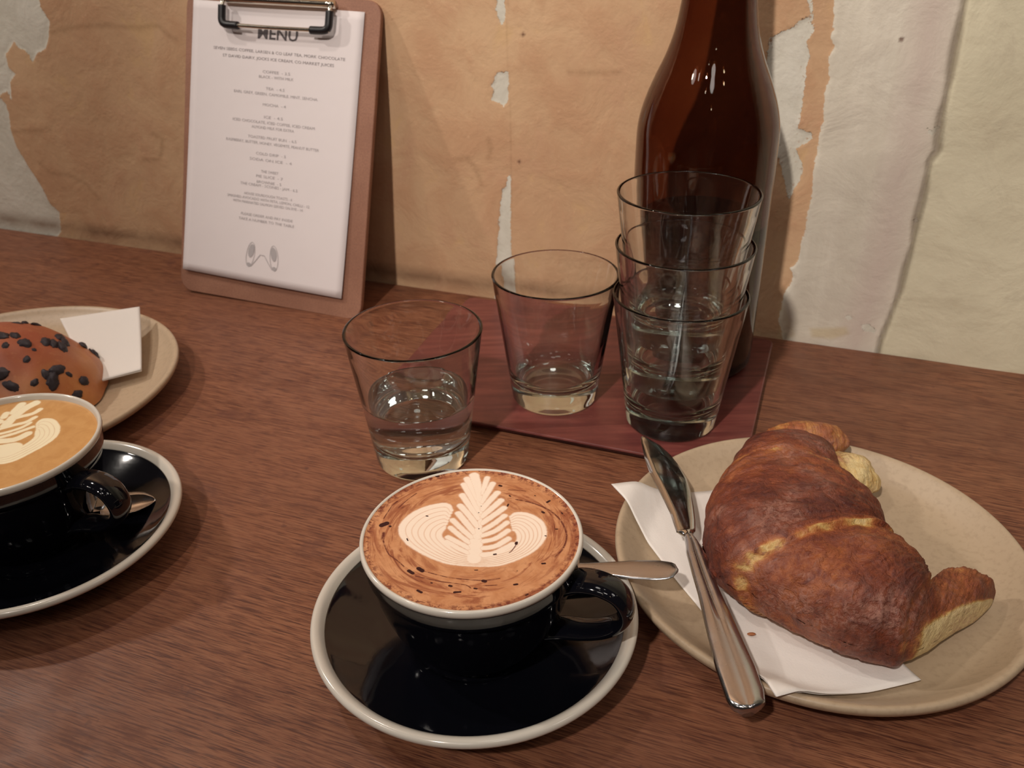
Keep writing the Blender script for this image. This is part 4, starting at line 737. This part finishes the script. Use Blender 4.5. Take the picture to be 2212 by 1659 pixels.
# ---------------------------------------------------------------- clipboard leaning on the wall
n0, z1 = .0785, .232; tl = math.atan2(n0-.004, z1)
upv = -N*math.sin(tl) + Z*math.cos(tl); nv_ = N*math.cos(tl) + Z*math.sin(tl)
def board_empty(name, u, v, off, label, cat, rot=0.):
    e = empty(name, (0, 0, 0), label, cat); p = O + N*n0 + U*u + upv*v + nv_*off
    X_ = U*math.cos(rot)+upv*math.sin(rot); Y_ = upv*math.cos(rot)-U*math.sin(rot)
    Mx = Matrix((X_, Y_, nv_)).transposed().to_4x4(); Mx.translation = p; e.matrix_world = Mx; return e
cbd = board_empty('clipboard', -.1945, .0008, 0, 'brown hardboard clipboard leaning on the wall with the menu', 'clipboard', math.radians(-1.0))
BW, BH, BT = .182, .2490, .0046
def roundrect(w_, h_, r, n=8):
    out = []
    for cx, cy, a0 in ((w_/2-r, r, -90), (w_/2-r, h_-r, 0), (-w_/2+r, h_-r, 90), (-w_/2+r, r, 180)):
        for k in range(n+1): a = math.radians(a0+90*k/n); out.append((cx+r*math.cos(a), cy+r*math.sin(a)))
    return out
def slab(name, pts, z0, z1_, bev, mat, parent):
    m = len(pts); cx = sum(p[0] for p in pts)/m; cy = sum(p[1] for p in pts)/m
    def rg(o_, z): return [(p[0]-math.copysign(o_, p[0]-cx), p[1]-math.copysign(o_, p[1]-cy), z) for p in pts]
    R = [rg(bev, z0), rg(0, z0+bev), rg(0, z1_-bev), rg(bev, z1_)]; vs = [v for r in R for v in r]; fs = [tuple(range(m))[::-1], tuple(range(3*m, 4*m))]
    for r in range(3):
        for i in range(m): j = (i+1) % m; fs.append((r*m+i, r*m+j, (r+1)*m+j, (r+1)*m+i))
    return fixn(mesh(name, vs, fs, mat, parent, smooth=False))
slab('backing_board', roundrect(BW, BH, .012), -BT, 0, .0005, M_board, cbd)
# wire clip: jaw bar across the top, U-shaped wire with rubber sleeves
cy = .2432
clip = bpy.data.objects.new('clip', None); link(clip, cbd); clip.location = (.0010, cy, .0025)
vs, fs = sweep([(-.0525, 0, .003), (0, 0, .0036), (.0525, 0, .003)], .0035, .0030, 14); fixn(mesh('jaw', vs, fs, M_chrome, clip))
vs, fs = sweep([(-.0500, .001, .004), (-.0500, -.006, .006), (-.0498, -.0165, .0060), (-.0485, -.0190, .0060), (-.046, -.0197, .0060), (0, -.0202, .0060), (.046, -.0197, .0060), (.0485, -.0190, .0060), (.0498, -.0165, .0060), (.0500, -.006, .006), (.0500, .001, .004)], .0016, .0016, 12, sidev=(0, 0, 1)); fixn(mesh('wire', vs, fs, M_chrome, clip))
for s in (-1, 1):
    vs, fs = sweep([(s*.0500, -.0052, .006), (s*.0499, -.0120, .006), (s*.0496, -.0165, .006), (s*.0478, -.0189, .006), (s*.0440, -.0198, .006), (s*.0340, -.0200, .006)], .0031, .0031, 12, sidev=(0, 0, 1)); fixn(mesh('sleeve', vs, fs, M_rubber, clip))
# the menu sheet
ms = board_empty('menu_sheet', -.2005, .0185, .0006, 'white printed menu sheet held on the clipboard', 'menu', math.radians(-1.9))
PWd, PHt = .1605, .2235; nx, ny = 24, 34; vs = []
for i in range(nx+1):
    for j in range(ny+1):
        s, t = i/nx, j/ny; vs.append((-PWd/2+PWd*s, PHt*t, .0006+.0018*(1-t)**3+.0010*math.sin(math.pi*s)*(1-t)**2))
def sheet_z(x, y): s = (x+PWd/2)/PWd; t = y/PHt; return .0006+.0018*(1-t)**3+.0010*math.sin(math.pi*s)*(1-t)**2
o = mesh('paper', vs, [(i*(ny+1)+j, (i+1)*(ny+1)+j, (i+1)*(ny+1)+j+1, i*(ny+1)+j+1) for i in range(nx) for j in range(ny)], M_paper, ms)
md = o.modifiers.new('thick', 'SOLIDIFY'); md.thickness = .0002
font = None
def text(name, s, x, y, size, mat, width=None, bold=0.):
    c = bpy.data.curves.new(name, 'FONT'); c.body = s; c.size = size; c.align_x = 'CENTER'; c.align_y = 'CENTER'; c.offset = bold; c.resolution_u = 2
    o_ = bpy.data.objects.new(name, c); link(o_); bpy.context.view_layer.update()
    me = bpy.data.meshes.new_from_object(o_.evaluated_get(bpy.context.evaluated_depsgraph_get())); bpy.data.objects.remove(o_); bpy.data.curves.remove(c)
    n_ = len(me.vertices); co = np.zeros(n_*3, np.float32); me.vertices.foreach_get('co', co); co = co.reshape(-1, 3)
    if width: co[:, 0] *= width/max(co[:, 0].max()-co[:, 0].min(), 1e-6)
    co[:, 0] += x; co[:, 1] += y; co[:, 2] = [sheet_z(a, b)+.00028 for a, b in co[:, :2]]
    me.vertices.foreach_set('co', co.ravel()); me.materials.clear(); me.materials.append(mat); me.name = name
    o2 = bpy.data.objects.new(name, me); return link(o2, ms)
def tv(v): return v-.0185
text('title_text', 'MENU', .003, tv(.2200), .0125, M_ink, .0375, .0002)['label'] = 'word MENU in dark capitals'
rows = [(.2060, 'SEVEN SEEDS COFFEE, LARSEN & CO LEAF TEA, MORK CHOCOLATE', .1245, M_ink2), (.2007, 'ST DAVID DAIRY, JOCKS ICE CREAM, CO MARKET JUICES', .1055, M_ink2),
 (.1909, 'COFFEE  - 3.5', .026, M_ink3), (.1869, 'BLACK - WITH MILK', .033, M_ink3), (.1780, 'TEA  - 4.5', .018, M_ink3), (.1736, 'EARL GREY, GREEN, CAMOMILE, MINT, SENCHA', .080, M_ink3),
 (.1653, 'MOCHA  - 4', .022, M_ink3), (.1555, 'ICE  - 4.5', .018, M_ink3), (.1511, 'ICED CHOCOLATE, ICED COFFEE, ICED CREAM', .079, M_ink3), (.1470, 'ALMOND MILK FOR EXTRA', .041, M_ink3),
 (.1389, 'TOASTED FRUIT BUN  - 6.5', .047, M_ink3), (.1345, 'RASPBERRY, BUTTER, HONEY, VEGEMITE, PEANUT BUTTER', .090, M_ink3), (.1260, 'COLD DRIP  - 5', .029, M_ink3), (.1211, 'SODA ON ICE  - 4', .041, M_ink3),
 (.1118, 'THE SWEET', .017, M_ink3), (.1077, 'PIE SLICE  - 7', .026, M_ink3), (.1031, 'BROWNIE  - 5', .024, M_ink3), (.1001, 'THE CREAM - SCONES - JAM - 6.5', .056, M_ink3),
 (.0922, 'HOUSE SOURDOUGH TOASTS - 6', .047, M_ink3), (.0886, 'SMASHED AVOCADO WITH FETA, LEMON, CHILLI - 12', .081, M_ink3), (.0850, 'WITH MARINATED SALMON SERVED ON RYE - 14', .069, M_ink3),
 (.0750, 'PLEASE ORDER AND PAY INSIDE', .051, M_ink3), (.0708, 'TAKE A NUMBER TO THE TABLE', .055, M_ink3)]
for v, s, wd, mt in rows:
    text('text_line', s, .004-.00003*(.21-v)*1000*.25, tv(v), .0031, mt, wd)
# pair of shaded wing shapes printed at the foot
def blob(name, pts, mat, k=1):
    vs = [(x, y, sheet_z(x, y)+.0003*k) for x, y in pts]; n_ = len(vs); cx, cy_ = sum(p[0] for p in pts)/n_, sum(p[1] for p in pts)/n_; vs.append((cx, cy_, sheet_z(cx, cy_)+.0003*k))
    return mesh(name, vs, [(i, (i+1) % n_, n_) for i in range(n_)], mat, ms, smooth=False)
def ring(name, pts, w_, mat, closed=True):
    vs, fs = [], []; n_ = len(pts)
    for i, (x, y) in enumerate(pts):
        a, b = Vector(pts[i-1] if (i or closed) else pts[0]), Vector(pts[(i+1) % n_] if (i < n_-1 or closed) else pts[-1]); d = (b-a).normalized(); q = Vector((-d.y, d.x))*w_
        for sg in (-1, 1): vs.append((x+q.x*sg, y+q.y*sg, sheet_z(x, y)+.00032))
    for i in range(n_ if closed else n_-1): j = (i+1) % n_; fs.append((2*i, 2*i+1, 2*j+1, 2*j))
    return mesh(name, vs, fs, mat, ms, smooth=False)
ly0 = tv(.0418)
for s in (-1, 1):
    el = [(s*.0118+s*.0040*math.cos(a)*1.0+s*-.0012*math.sin(a), ly0+.0105*math.sin(a)) for a in [2*math.pi*k/24 for k in range(24)]]
    el = [(x+.0015, y) for x, y in el]
    ring('printed_emblem', el, .00022, M_ink3)
    blob('printed_emblem', [(.0015+s*.0118+(x-.0015-s*.0118)*.72-s*.0006, ly0+.0032+(y-ly0)*.55) for x, y in el], M_ink3)
    ring('printed_emblem', [(.0015+s*.0150, ly0-.008), (.0015+s*.0105, ly0-.0098), (.0015+s*.0070, ly0-.0055), (.0015+s*.0020, ly0+.0010), (.0015, ly0+.0008)], .0003, M_ink3, False)
    blob('printed_emblem', [(.0015+s*.0128+.0022*math.cos(a), ly0-.0088+.0018*math.sin(a)) for a in [2*math.pi*k/12 for k in range(12)]], M_ink3)
